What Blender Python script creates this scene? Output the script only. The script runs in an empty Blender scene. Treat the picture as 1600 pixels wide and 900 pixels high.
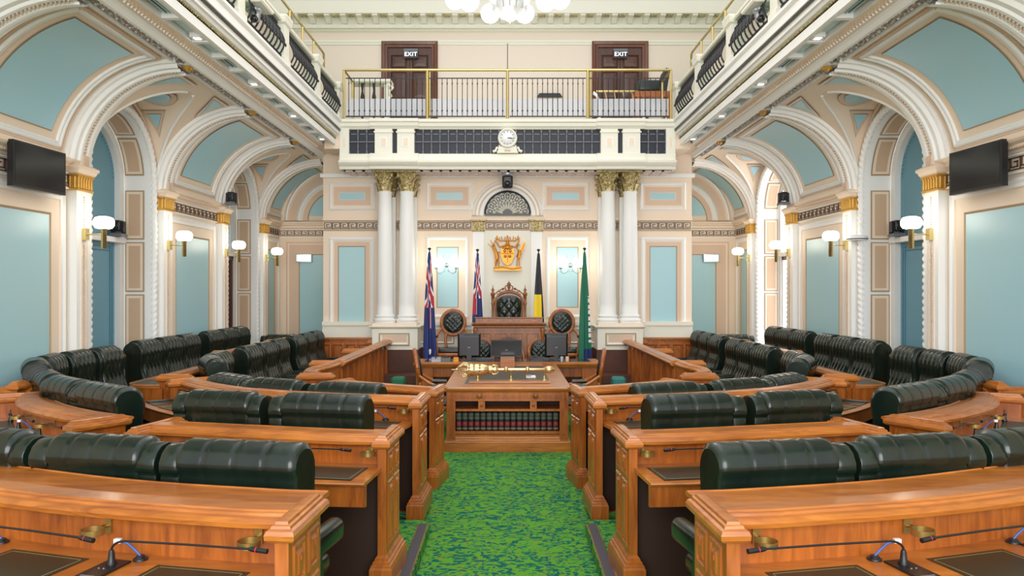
import bpy, math, random
from math import sin, cos, pi, sqrt, atan2
random.seed(7)
S = bpy.context.scene
COL = S.collection
E = 2.2          # eye height (m)
F = 1200.0       # focal length in px of a 1600 px wide frame
# ------------------------------------------------------------------ camera, light, exposure
cd = bpy.data.cameras.new('camera'); cam = bpy.data.objects.new('camera', cd); COL.objects.link(cam)
cam.location = (0, 0, E); cam.rotation_euler = (pi/2, 0, 0)
cd.sensor_width = 36; cd.lens = 36*F/1600; cd.shift_x = 7/1600; cd.shift_y = 2/1600
cd.clip_start = 0.05; cd.clip_end = 200
S.camera = cam
w = bpy.data.worlds.new('world'); S.world = w; w.use_nodes = True
w.node_tree.nodes['Background'].inputs[0].default_value = (0.98, 0.98, 1.0, 1)
w.node_tree.nodes['Background'].inputs[1].default_value = 0.80
S.view_settings.view_transform = 'Standard'; S.view_settings.look = 'None'
S.view_settings.gamma = 1; S.view_settings.use_curve_mapping = False
S.view_settings.exposure = 0.50
def area(name, loc, rot, sx, sy, power, col=(1, 1, 1)):
    l = bpy.data.lights.new(name, 'AREA'); l.shape = 'RECTANGLE'; l.size = sx; l.size_y = sy
    l.energy = power; l.color = col
    o = bpy.data.objects.new(name, l); COL.objects.link(o); o.location = loc; o.rotation_euler = rot
    return o
def point(name, loc, power, col=(1, .9, .78), r=.1, parent=None):
    l = bpy.data.lights.new(name, 'POINT'); l.energy = power; l.color = col; l.shadow_soft_size = r
    o = bpy.data.objects.new(name, l); COL.objects.link(o); o.location = loc
    if parent: o.parent = parent
    return o
# added overhead fill, no visible source, high over the middle of the chamber
area('overhead_fill_light', (0, 9.5, 9.0), (0, 0, 0), 6, 12, 130, (1, .98, .95))
# added unseen fill behind the camera, lights the vaults from the front
area('rear_fill_light', (0, -6, 4.4), (math.radians(86), 0, 0), 10, 6, 1000, (1, .985, .985))

# ------------------------------------------------------------------ materials
def lin(c):
    return tuple((v/12.92 if v <= .04045 else ((v+.055)/1.055)**2.4) for v in [x/255 for x in c])
def mat(name, rgb, rough=.5, metal=0, coat=0, emit=0, bump=None, vary=None, alpha=1, spec=None):
    m = bpy.data.materials.new(name); m.use_nodes = True
    nt = m.node_tree; b = nt.nodes['Principled BSDF']; c = lin(rgb)
    b.inputs['Base Color'].default_value = (*c, 1); b.inputs['Roughness'].default_value = rough
    b.inputs['Metallic'].default_value = metal; b.inputs['Coat Weight'].default_value = coat
    b.inputs['Coat Roughness'].default_value = .15
    if spec is not None: b.inputs['Specular IOR Level'].default_value = spec
    b.inputs['Alpha'].default_value = alpha
    if emit:
        b.inputs['Emission Color'].default_value = (*c, 1); b.inputs['Emission Strength'].default_value = emit
    L = nt.links
    if bump or vary: tc = nt.nodes.new('ShaderNodeTexCoord')
    if vary:   # (scale, rgb2, lo, hi)
        n = nt.nodes.new('ShaderNodeTexNoise'); n.inputs['Scale'].default_value = vary[0]; n.inputs['Detail'].default_value = 4
        L.new(tc.outputs['Object'], n.inputs['Vector'])
        r = nt.nodes.new('ShaderNodeValToRGB'); r.color_ramp.elements[0].position = vary[2]; r.color_ramp.elements[1].position = vary[3]
        r.color_ramp.elements[0].color = (*c, 1); r.color_ramp.elements[1].color = (*lin(vary[1]), 1)
        L.new(n.outputs[0], r.inputs[0]); L.new(r.outputs[0], b.inputs['Base Color'])
    if bump:   # (scale, strength, distance)
        n = nt.nodes.new('ShaderNodeTexNoise'); n.inputs['Scale'].default_value = bump[0]; n.inputs['Detail'].default_value = 3
        L.new(tc.outputs['Object'], n.inputs['Vector'])
        bp = nt.nodes.new('ShaderNodeBump'); bp.inputs['Strength'].default_value = bump[1]; bp.inputs['Distance'].default_value = bump[2]
        L.new(n.outputs[0], bp.inputs['Height']); L.new(bp.outputs[0], b.inputs['Normal'])
    return m
def wood(name, c1, c2, rough=.32, sc=(6, 6, .7), coat=.25):
    m = mat(name, c1, rough, coat=coat); nt = m.node_tree; b = nt.nodes['Principled BSDF']; L = nt.links
    tc = nt.nodes.new('ShaderNodeTexCoord'); mp = nt.nodes.new('ShaderNodeMapping'); mp.inputs['Scale'].default_value = sc
    L.new(tc.outputs['Object'], mp.inputs['Vector'])
    n = nt.nodes.new('ShaderNodeTexNoise'); n.inputs['Scale'].default_value = 3.2; n.inputs['Detail'].default_value = 8; n.inputs['Distortion'].default_value = 1.2
    L.new(mp.outputs[0], n.inputs['Vector'])
    n2 = nt.nodes.new('ShaderNodeTexNoise'); n2.inputs['Scale'].default_value = 1.1; n2.inputs['Detail'].default_value = 2
    L.new(tc.outputs['Object'], n2.inputs['Vector'])
    ad = nt.nodes.new('ShaderNodeMath'); ad.operation = 'MULTIPLY_ADD'; ad.inputs[1].default_value = .45
    L.new(n2.outputs[0], ad.inputs[0])
    ms = nt.nodes.new('ShaderNodeMath'); ms.operation = 'MULTIPLY'; ms.inputs[1].default_value = .6
    L.new(n.outputs[0], ms.inputs[0]); L.new(ms.outputs[0], ad.inputs[2])
    r = nt.nodes.new('ShaderNodeValToRGB'); r.color_ramp.elements[0].position = .34; r.color_ramp.elements[1].position = .66
    r.color_ramp.elements[0].color = (*lin(c2), 1); r.color_ramp.elements[1].color = (*lin(c1), 1)
    L.new(ad.outputs[0], r.inputs[0]); L.new(r.outputs[0], b.inputs['Base Color'])
    return m
M = {}
M['peach'] = mat('peach_plaster', (236, 218, 196), .6)
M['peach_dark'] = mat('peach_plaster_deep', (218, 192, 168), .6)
M['tan'] = mat('tan_panel', (206, 176, 146), .55)
M['white'] = mat('white_plaster', (240, 241, 238), .5)
M['cream'] = mat('cream_plaster', (232, 231, 216), .5)
M['upper'] = mat('cream_upper_wall', (228, 216, 200), .6)
M['blue'] = mat('pale_blue_paint', (164, 208, 220), .38, vary=(.5, (172, 210, 214), .35, .7))
M['blue_vault_lift'] = mat('pale_blue_vault_light_tint', (158, 208, 226), .4, vary=(.6, (166, 208, 216), .35, .7))  # wall blue pushed bluer: cool light missing on the vaults, put into the colour
M['blue_dk'] = mat('blue_blind', (108, 158, 178), .5)
M['keyline'] = mat('greek_key_brown', (96, 74, 58), .6)
M['line'] = mat('fine_brown_line', (176, 150, 116), .6)
M['grey_orn'] = mat('grey_ornament', (200, 190, 182), .6, bump=(38, .9, .03), vary=(45, (150, 134, 124), .42, .62))
M['pink_orn'] = mat('pink_relief', (222, 200, 196), .6, bump=(22, .8, .03), vary=(25, (240, 232, 228), .4, .6))
M['gold'] = mat('gilding', (214, 168, 84), .38, metal=.55, bump=(60, .4, .01))
M['gold_cap'] = mat('pale_gilding', (216, 202, 150), .42, metal=.35, bump=(50, .5, .01), vary=(28, (142, 118, 62), .38, .64))
M['gold_wood'] = mat('gilded_carving', (204, 136, 44), .35, metal=.5)
M['brass'] = mat('polished_brass', (208, 188, 128), .22, metal=.85)
M['brass_dull'] = mat('dull_brass', (176, 146, 84), .35, metal=.8)
M['mace'] = mat('gilt_mace', (224, 202, 150), .26, metal=.9)
M['iron'] = mat('black_iron', (44, 44, 48), .4, metal=.3)
M['dark'] = mat('near_black', (24, 25, 28), .35)
M['screen'] = mat('dark_glass_screen', (30, 31, 34), .12)
M['navy'] = mat('navy_mesh', (26, 34, 48), .5)
M['silver'] = mat('silver_plastic', (160, 164, 172), .3, metal=.5)
M['greyp'] = mat('grey_plastic', (110, 112, 118), .45)
M['leather'] = mat('bottle_green_leather', (15, 28, 23), .25, coat=.12, bump=(14, .25, .01), vary=(3.5, (26, 40, 30), .35, .7))
M['leather_bk'] = mat('green_leather_flat_back', (17, 25, 19), .30, bump=(40, .12, .004))
M['leather_far'] = mat('dark_teal_leather', (24, 40, 36), .3)
M['mat'] = mat('desk_leather_inlay', (42, 44, 30), .38, bump=(60, .12, .003))
M['matline'] = mat('gold_tooling', (120, 116, 74), .5)
M['wood'] = wood('honey_timber', (186, 106, 38), (124, 61, 20))
M['wood_h'] = wood('honey_timber_lengthwise', (196, 120, 46), (140, 74, 26), sc=(.8, 3, 9))
M['wood_red'] = wood('red_cedar', (112, 62, 28), (74, 38, 17))
M['wood_recess_shade'] = wood('red_cedar_recess_shade', (84, 44, 24), (54, 27, 15))  # cedar darkened for the door leaves: shade of their recess put into the colour
M['wood_dk'] = wood('walnut', (158, 94, 38), (106, 58, 22))
M['burl'] = wood('burl_panel', (190, 112, 46), (134, 68, 26), sc=(5, 5, 3))
M['brown'] = mat('brown_dado', (92, 52, 34), .6, vary=(2, (80, 44, 30), .4, .6))
M['inside'] = mat('dark_stained_inside', (52, 28, 17), .6)
M['paper'] = mat('paper', (236, 238, 240), .6)
M['bluecable'] = mat('blue_cable', (64, 104, 176), .5)
M['frost'] = mat('frosted_glass', (226, 230, 236), .5, alpha=.55)
M['globe'] = mat('lit_opal_globe', (255, 246, 228), .3, emit=4.0)
M['exit_lit'] = mat('lit_exit_face', (214, 255, 238), .4, emit=.9)
M['exit_txt'] = mat('lit_letters', (245, 252, 255), .4, emit=1.1)
M['daylight'] = mat('daylight_glass', (250, 250, 255), .3, emit=2.2)
M['downlight'] = mat('lit_downlight', (255, 252, 246), .3, emit=4)
M['crystal'] = mat('cut_crystal', (225, 230, 235), .08, metal=.6)
M['stool'] = mat('green_plush', (30, 104, 72), .7)
M['stool2'] = mat('teal_plush', (44, 120, 116), .7)
M['f_blue'] = mat('flag_blue', (28, 44, 104), .6); M['f_red'] = mat('flag_red', (176, 34, 52), .6)
M['f_white'] = mat('flag_white', (232, 232, 238), .6); M['f_black'] = mat('flag_black', (36, 38, 46), .6)
M['f_yellow'] = mat('flag_yellow', (240, 208, 30), .6); M['f_green'] = mat('flag_green', (10, 104, 76), .6)
M['f_sky'] = mat('flag_light_blue', (90, 180, 226), .6)
M['b_red'] = mat('book_red_label', (126, 26, 40), .5); M['b_green'] = mat('book_grey_green', (74, 84, 70), .5)
M['b_gold'] = mat('book_gilt_band', (120, 104, 84), .5)
# carpet
def carpet():
    m = mat('leaf_carpet', (90, 160, 60), .9, spec=.1); nt = m.node_tree; b = nt.nodes['Principled BSDF']; L = nt.links
    tc = nt.nodes.new('ShaderNodeTexCoord')
    def noise(sc, dist, stretch, det=2):
        mp = nt.nodes.new('ShaderNodeMapping'); mp.inputs['Scale'].default_value = stretch; L.new(tc.outputs['Object'], mp.inputs['Vector'])
        n = nt.nodes.new('ShaderNodeTexNoise'); n.inputs['Scale'].default_value = sc; n.inputs['Detail'].default_value = det; n.inputs['Distortion'].default_value = dist
        L.new(mp.outputs[0], n.inputs['Vector']); return n
    n1 = noise(9.5, 2.4, (.8, 1.15, 1)); n2 = noise(24, 1, (1, 1, 1))
    r1 = nt.nodes.new('ShaderNodeValToRGB'); r1.color_ramp.interpolation = 'LINEAR'
    e = r1.color_ramp.elements; e[0].position = .47; e[0].color = (*lin((14, 94, 84)), 1); e[1].position = .495; e[1].color = (*lin((88, 152, 50)), 1)
    L.new(n1.outputs[0], r1.inputs[0])
    r2 = nt.nodes.new('ShaderNodeValToRGB'); e = r2.color_ramp.elements; e[0].position = .60; e[0].color = (0, 0, 0, 1); e[1].position = .64; e[1].color = (1, 1, 1, 1)
    L.new(n2.outputs[0], r2.inputs[0])
    mx = nt.nodes.new('ShaderNodeMix'); mx.data_type = 'RGBA'; L.new(r2.outputs[0], mx.inputs[0]); L.new(r1.outputs[0], mx.inputs[6])
    mx.inputs[7].default_value = (*lin((124, 138, 46)), 1); L.new(mx.outputs[2], b.inputs['Base Color'])
    return m
M['carpet'] = carpet()
def stripes():
    m = mat('ribbed_rubber_nosing', (70, 66, 72), .7); return m
M['nosing'] = stripes()

# ------------------------------------------------------------------ mesh builder
def W(px, py, d):       # point seen at photo pixel (px,py) at depth d
    return ((px-793)*d/F, d, E-(py-452)*d/F)
class MB:
    def __init__(self, s=1, mats=('peach',)):
        self.s = s; self.v = []; self.f = []; self.m = []; self.mats = list(mats); self.fr = None; self.sm = []
    def mi(self, name):
        if name is None: return 0
        if name not in self.mats: self.mats.append(name)
        return self.mats.index(name)
    def add(self, vs, fs, m=None, smooth=False):
        o = len(self.v); k = self.mi(m)
        if self.fr:
            O, A, B, C = self.fr
            vs = [tuple(O[i]+A[i]*p[0]+B[i]*p[1]+C[i]*p[2] for i in range(3)) for p in vs]
        self.v += vs
        for f in fs: self.f.append(tuple(o+i for i in f)); self.m.append(k); self.sm.append(smooth)
    def frame(self, O=None, A=None, B=None, C=(0, 0, 1)):
        self.fr = None if O is None else (O, A, B, C)
    def box(self, x0, x1, y0, y1, z0, z1, m=None):
        vs = [(x, y, z) for z in (z0, z1) for y in (y0, y1) for x in (x0, x1)]
        self.add(vs, [(0, 2, 3, 1), (4, 5, 7, 6), (0, 1, 5, 4), (1, 3, 7, 5), (3, 2, 6, 7), (2, 0, 4, 6)], m)
    def loft(self, rings, m=None, cap=True, smooth=False, closed=True):
        n = len(rings[0]); vs = [p for r in rings for p in r]; fs = []
        for i in range(len(rings)-1):
            for j in range(n if closed else n-1):
                a = i*n+j; b = i*n+(j+1) % n
                fs.append((a, b, b+n, a+n))
        self.add(vs, fs, m, smooth)
        if cap and closed:
            self.add(list(rings[0]), [tuple(range(n))[::-1]], m); self.add(list(rings[-1]), [tuple(range(n))], m)
    def rects(self, x0, x1, y0, y1, lv, m=None):      # stepped rectangular mouldings; lv = [(outset, z)]
        self.loft([[(x0-o, y0-o, z), (x1+o, y0-o, z), (x1+o, y1+o, z), (x0-o, y1+o, z)] for o, z in lv], m)
    def lathe(self, c, prof, n=16, m=None, ax='z', smooth=True):
        rings = []
        for r, h in prof:
            ring = []
            for k in range(n):
                a = 2*pi*k/n
                if ax == 'z': ring.append((c[0]+r*cos(a), c[1]+r*sin(a), c[2]+h))
                elif ax == 'x': ring.append((c[0]+h, c[1]+r*cos(a), c[2]+r*sin(a)))
                else: ring.append((c[0]+r*sin(a), c[1]+h, c[2]+r*cos(a)))
            rings.append(ring)
        self.loft(rings, m, True, smooth)
    def tube(self, pts, r, n=6, m=None, smooth=True, cap=True):
        rings = []; N = len(pts)
        up = None
        for i in range(N):
            a = pts[max(0, i-1)]; b = pts[min(N-1, i+1)]
            t = [b[k]-a[k] for k in range(3)]; L = sqrt(sum(x*x for x in t)) or 1; t = [x/L for x in t]
            if up is None:
                up = (0, 0, 1) if abs(t[2]) < .9 else (0, 1, 0)
            s1 = [t[1]*up[2]-t[2]*up[1], t[2]*up[0]-t[0]*up[2], t[0]*up[1]-t[1]*up[0]]
            L = sqrt(sum(x*x for x in s1)) or 1; s1 = [x/L for x in s1]
            s2 = [s1[1]*t[2]-s1[2]*t[1], s1[2]*t[0]-s1[0]*t[2], s1[0]*t[1]-s1[1]*t[0]]
            up = s2
            rr = r(i/(N-1)) if callable(r) else r
            rings.append([tuple(pts[i][k]+rr*(cos(2*pi*j/n)*s1[k]+sin(2*pi*j/n)*s2[k]) for k in range(3)) for j in range(n)])
        self.loft(rings, m, cap, smooth)
    def grid(self, fn, nu, nv, m=None, smooth=False, mf=None):
        vs = [fn(i/nu, j/nv) for j in range(nv+1) for i in range(nu+1)]
        o = len(self.v)
        if mf is None:
            self.add(vs, [(j*(nu+1)+i, j*(nu+1)+i+1, (j+1)*(nu+1)+i+1, (j+1)*(nu+1)+i) for j in range(nv) for i in range(nu)], m, smooth)
        else:
            self.add(vs, [])
            for j in range(nv):
                for i in range(nu):
                    a = o+j*(nu+1)+i
                    self.f.append((a, a+1, a+nu+2, a+nu+1)); self.m.append(self.mi(mf((i+.5)/nu, (j+.5)/nv))); self.sm.append(smooth)
    def ball(self, c, r, m=None, n=8, k=5, sq=1):
        self.lathe(c, [(max(1e-4, r*sin(pi*i/k)), -r*sq*cos(pi*i/k)) for i in range(k+1)], n, m)
    def dot(self, c, r, m=None):
        x, y, z = c
        self.add([(x+r, y, z), (x-r, y, z), (x, y+r, z), (x, y-r, z), (x, y, z+r), (x, y, z-r)],
                 [(0, 2, 4), (2, 1, 4), (1, 3, 4), (3, 0, 4), (2, 0, 5), (1, 2, 5), (3, 1, 5), (0, 3, 5)], m)
    def prism(self, poly, a0, a1, ax='y', m=None, smooth=False):   # polygon extruded along an axis
        def P(p, a):
            return {'y': (p[0], a, p[1]), 'x': (a, p[0], p[1]), 'z': (p[0], p[1], a)}[ax]
        self.loft([[P(p, a0) for p in poly], [P(p, a1) for p in poly]], m, True, smooth)
    def sweep(self, prof, path, m=None, smooth=False, cap=True):   # prof (n,z) swept along plan path [(u,d)], n points to the right-hand user side
        rings = []; N = len(path)
        for i in range(N):
            def nrm(a, b):
                tx, ty = b[0]-a[0], b[1]-a[1]; L = sqrt(tx*tx+ty*ty) or 1; return (ty/L, -tx/L)
            n1 = nrm(path[max(0, i-1)], path[max(1, i)]); n2 = nrm(path[min(N-2, i)], path[min(N-1, i+1)])
            nx, ny = n1[0]+n2[0], n1[1]+n2[1]; L = sqrt(nx*nx+ny*ny); nx /= L; ny /= L
            k = 1/max(.4, nx*n1[0]+ny*n1[1])
            rings.append([(path[i][0]+nx*p[0]*k, path[i][1]+ny*p[0]*k, p[1]) for p in prof])
        self.loft(rings, m, cap, smooth)
    def build(self, name, parent=None, label=None, cat=None, group=None, kind=None, loc=None, autosmooth=False):
        me = bpy.data.meshes.new(name)
        s = self.s
        ox, oy, oz = loc or (0, 0, 0)
        vs = [((p[0]*s)-ox, p[1]-oy, p[2]-oz) for p in self.v]
        fs = [f[::-1] for f in self.f] if s < 0 else self.f
        me.from_pydata(vs, [], fs)
        for k in self.mats: me.materials.append(M[k])
        me.polygons.foreach_set('material_index', self.m); me.polygons.foreach_set('use_smooth', self.sm)
        me.update()
        o = bpy.data.objects.new(name, me); COL.objects.link(o)
        if parent: o.parent = parent
        if loc: o.location = loc
        return tag(o, label, cat, group, kind)
def tag(o, label=None, cat=None, group=None, kind=None):
    if label: o['label'] = label
    if cat: o['category'] = cat
    if group: o['group'] = group
    if kind: o['kind'] = kind
    return o
def thing(name, loc, label, cat, group=None, rz=0):
    o = bpy.data.objects.new(name, None); COL.objects.link(o); o.location = loc; o.rotation_euler = (0, 0, rz)
    o.empty_display_size = .1
    return tag(o, label, cat, group)
def dup(root, loc, rz=0, label=None, group=None, scale=None):
    r = root.copy(); COL.objects.link(r); r.location = loc; r.rotation_euler = (0, 0, rz)
    if scale: r.scale = scale
    if label: r['label'] = label
    if group: r['group'] = group
    for ch in list(root.children):
        c = ch.copy(); COL.objects.link(c); c.parent = r
        for g in ch.children:
            q = g.copy(); COL.objects.link(q); q.parent = c
    return r
def side(s): return 'left' if s < 0 else 'right'
def key(mb, O, A, length, z0, z1, out):     # Greek key: O start point, A unit direction along wall (x,y), out = normal (x,y)
    h = z1-z0; n = max(1, round(length/(h*1.12))); wu = length/n; t = h*.085
    segs = [((.06, .0), (.06, 1)), ((.06, 1), (.92, 1)), ((.92, 1), (.92, .24)), ((.92, .24), (.32, .24)), ((.32, .24), (.32, .68)), ((.32, .68), (.62, .68)), ((.06, 0), (1.06, 0))]
    for k in range(n):
        for (a, b), (c, d) in segs:
            x0, x1 = sorted((a, c)); y0, y1 = sorted((b, d))
            u0 = min(length, (k+x0)*wu-t/2); u1 = min(length, (k+x1)*wu+t/2)
            v0 = z0+h*(.1+.8*y0)-t/2; v1 = z0+h*(.1+.8*y1)+t/2
            e = .012
            P = lambda u, v, o: (O[0]+A[0]*u+out[0]*o, O[1]+A[1]*u+out[1]*o, v)
            mb.add([P(u0, v0, e), P(u1, v0, e), P(u1, v1, e), P(u0, v1, e), P(u0, v0, 0), P(u1, v0, 0), P(u1, v1, 0), P(u0, v1, 0)],
                   [(0, 1, 2, 3), (0, 4, 5, 1), (1, 5, 6, 2), (2, 6, 7, 3), (3, 7, 4, 0)], 'keyline')
def frame_panel(mb, x0, x1, z0, z1, levels, fill=None):
    """picture-frame mouldings in local x/z with +y towards the viewer; levels = [(inset, height, mat)] outer to inner"""
    prev = None
    for ins, h, m in levels:
        r = [(x0+ins, h, z0+ins), (x1-ins, h, z0+ins), (x1-ins, h, z1-ins), (x0+ins, h, z1-ins)]
        if prev: mb.add(prev+r, [(i, (i+1) % 4, 4+(i+1) % 4, 4+i) for i in range(4)], m)
        prev = r
    if fill: mb.add(prev, [(0, 1, 2, 3)], fill)
FR = [(0, 0, None), (.0, .03, 'white'), (.03, .05, 'white'), (.055, .035, 'white'), (.075, .035, 'white'), (.09, .02, 'white'), (.1, .012, 'peach'), (.2, .012, 'peach'), (.205, .022, 'line'), (.22, .01, 'line')]
# ================================================================== THE ROOM
XW, XB = 5.6, 4.18
PC = [4.95, 7.45, 9.93, 12.40, 14.92, 17.40]
DE = 18.85; DC = 16.67; DP = 15.85
def cove(th, off=0): return (XB+(1.42-off)*cos(th), E+1.53+(1.38-off)*sin(th))
HW = 1.06
def crossz(ph): return E+1.53+1.32*sin(ph)
def arch_pts(c, r, X, zs, zb, n=24, close=True):
    p = [(X, c-r, zb)] if zb is not None else []
    p += [(X, c-r*cos(pi*k/n), zs+r*sin(pi*k/n)) for k in range(n+1)]
    if zb is not None: p += [(X, c+r, zb)]
    return p
ZS = E+1.70
def window_bay(s, c, w, v, n, blind):
    # w: wall mesh, v: vault mesh
    t0, t1 = c-1.24, c+1.24
    # wall plane between piers and opening
    R = .90
    N = 24
    inner = [(XW, c-R*cos(pi*k/N), ZS+R*sin(pi*k/N)) for k in range(N+1)]
    outer = [(XW, c-HW*cos(pi*k/N), max(ZS, crossz(pi*k/N)+.02) if 0 < k < N else ZS) for k in range(N+1)]
    w.add(inner+outer, [(i, i+1, N+2+i, N+1+i) for i in range(N)], 'peach')
    for a, b in ((t0, c-R), (c+R, t1)): w.add([(XW, a, 0), (XW, b, 0), (XW, b, ZS), (XW, a, ZS)], [(0, 1, 2, 3)], 'white')
    w.add([(XW, c-R, 0), (XW, c+R, 0), (XW, c+R, .75), (XW, c-R, .75)], [(0, 1, 2, 3)], 'white')
    # reveal
    o = [(XW, y, z) for _, y, z in arch_pts(c, R, 0, ZS, .75)]; i2 = [(6.16, y, z) for _, y, z in o]
    m = len(o); w.add(o+i2, [(k, k+1, m+k+1, m+k) for k in range(m-1)]+[(m-1, 0, m, 2*m-1)], 'white')
    # tan panels in the reveal, framed
    def rev(ph0, ph1):
        for (a0, a1, x0, x1, off, mm) in ((ph0-.03, ph1+.03, 5.70, 6.0, .012, 'line'), (ph0, ph1, 5.72, 5.98, .02, 'peach'), (ph0+.04, ph1-.04, 5.76, 5.94, .024, 'tan')):
            w.grid(lambda u, q: (x0+(x1-x0)*u, c-(R-off)*cos(a0+(a1-a0)*q), ZS+(R-off)*sin(a0+(a1-a0)*q)), 1, 8, mm)
    for a, b in ((.12, .75), (.86, 1.45), (1.69, 2.28), (2.39, 3.02)): rev(a, b)
    for z0, z1 in ((.80, 1.53), (-.02, .72), (-.9, -.1)):
        for sg in (-1, 1):
            for (x0, x1, e, off, mm) in ((5.70, 6.0, -.02, .012, 'line'), (5.72, 5.98, 0, .02, 'peach'), (5.76, 5.94, .04, .026, 'tan')):
                y = c+sg*(R-off)
                w.add([(x0, y, E+z0+e), (x1, y, E+z0+e), (x1, y, E+z1-e), (x0, y, E+z1-e)], [(0, 1, 2, 3)], mm)
    # twisted rope moulding around the opening
    path = []
    for k in range(150): path.append((XW-.02, c-.95, .5+(ZS-.5)*k/150))
    for k in range(131): path.append((XW-.02, c-.95*cos(pi*k/130), ZS+.95*sin(pi*k/130)))
    for k in range(149, -1, -1): path.append((XW-.02, c+.95, .5+(ZS-.5)*k/150))
    tr = MB(s, ['white']); rings = []
    for i, p in enumerate(path):
        a = path[max(0, i-1)]; b = path[min(len(path)-1, i+1)]
        ty, tz = b[1]-a[1], b[2]-a[2]; L = sqrt(ty*ty+tz*tz); ty /= L; tz /= L
        rings.append([(p[0]-(.05*(1+.22*cos(2*(2*pi*j/10)-i*1.5)))*cos(2*pi*j/10), p[1]+(.05*(1+.22*cos(2*(2*pi*j/10)-i*1.5)))*sin(2*pi*j/10)*tz, p[2]-(.05*(1+.22*cos(2*(2*pi*j/10)-i*1.5)))*sin(2*pi*j/10)*ty) for j in range(10)])
    tr.loft(rings, 'white', False, True)
    tr.build('trim_%d' % n, kind='structure')
    # window frame, transom and blind
    f = MB(s, ['white'])
    a = arch_pts(c, R-.01, 6.02, ZS, .75); b = arch_pts(c, R-.13, 6.02, ZS, .75); m = len(a)
    b2 = [(6.12, y, z) for _, y, z in b]
    f.add(a+b+b2, [(k, k+1, m+k+1, m+k) for k in range(m-1)]+[(m+k, m+k+1, 2*m+k+1, 2*m+k) for k in range(m-1)], 'white')
    for q in range(40):   # bead row on the arch frame
        ph = pi*(q+.5)/40; f.dot((6.01, c-(R-.05)*cos(ph), ZS+(R-.05)*sin(ph)), .014, 'white')
    f.box(5.98, 6.14, c-R+.02, c+R-.02, E+.72, E+.80, 'white')
    g = []
    if blind == 'blue':
        a = arch_pts(c, R-.12, 6.11, ZS, .75); f.add(a, [tuple(range(len(a)))], 'blue_dk')
        for sg in (-1, 1):
            for r_, xx in ((.70, 6.10), (.64, 6.10)):
                f.tube([(xx, c+sg*r_, .9), (xx, c+sg*r_, E+.66)], .010, 4, 'blue_dk')
        for z_ in (E+.66, E+.6, .95, .9): f.tube([(6.1, c-.68, z_), (6.1, c+.68, z_)], .010, 4, 'blue_dk')
        for q in range(36):
            ph = pi*(q+.5)/36; f.dot((6.09, c-.70*cos(ph), ZS+.70*sin(ph)), .016, 'blue_dk')
    else:
        mm = 'daylight' if blind == 'day' else 'blue_dk'
        a = arch_pts(c, R-.12, 6.13, ZS, .75); f.add(a, [tuple(range(len(a)))], mm)
        for y0 in (c-.76, c-.03, c+.70): f.box(6.05, 6.12, y0, y0+.06, .75, E+.72, 'wood_red' if blind != 'day' else 'white')
        f.box(6.05, 6.12, c-.76, c+.76, E+.64, E+.72, 'wood_red')
        if blind == 'dark': f.box(6.11, 6.125, c-.7, c+.7, .8, E+.64, 'screen')
        f.tube([(6.06, c-.4, .9), (6.02, c+.2, 1.5)], .012, 5, 'wood_red')
    f.build('window_%d' % ((1 if c < 13 else 2)+(0 if s < 0 else 2)), kind='structure')
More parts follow.
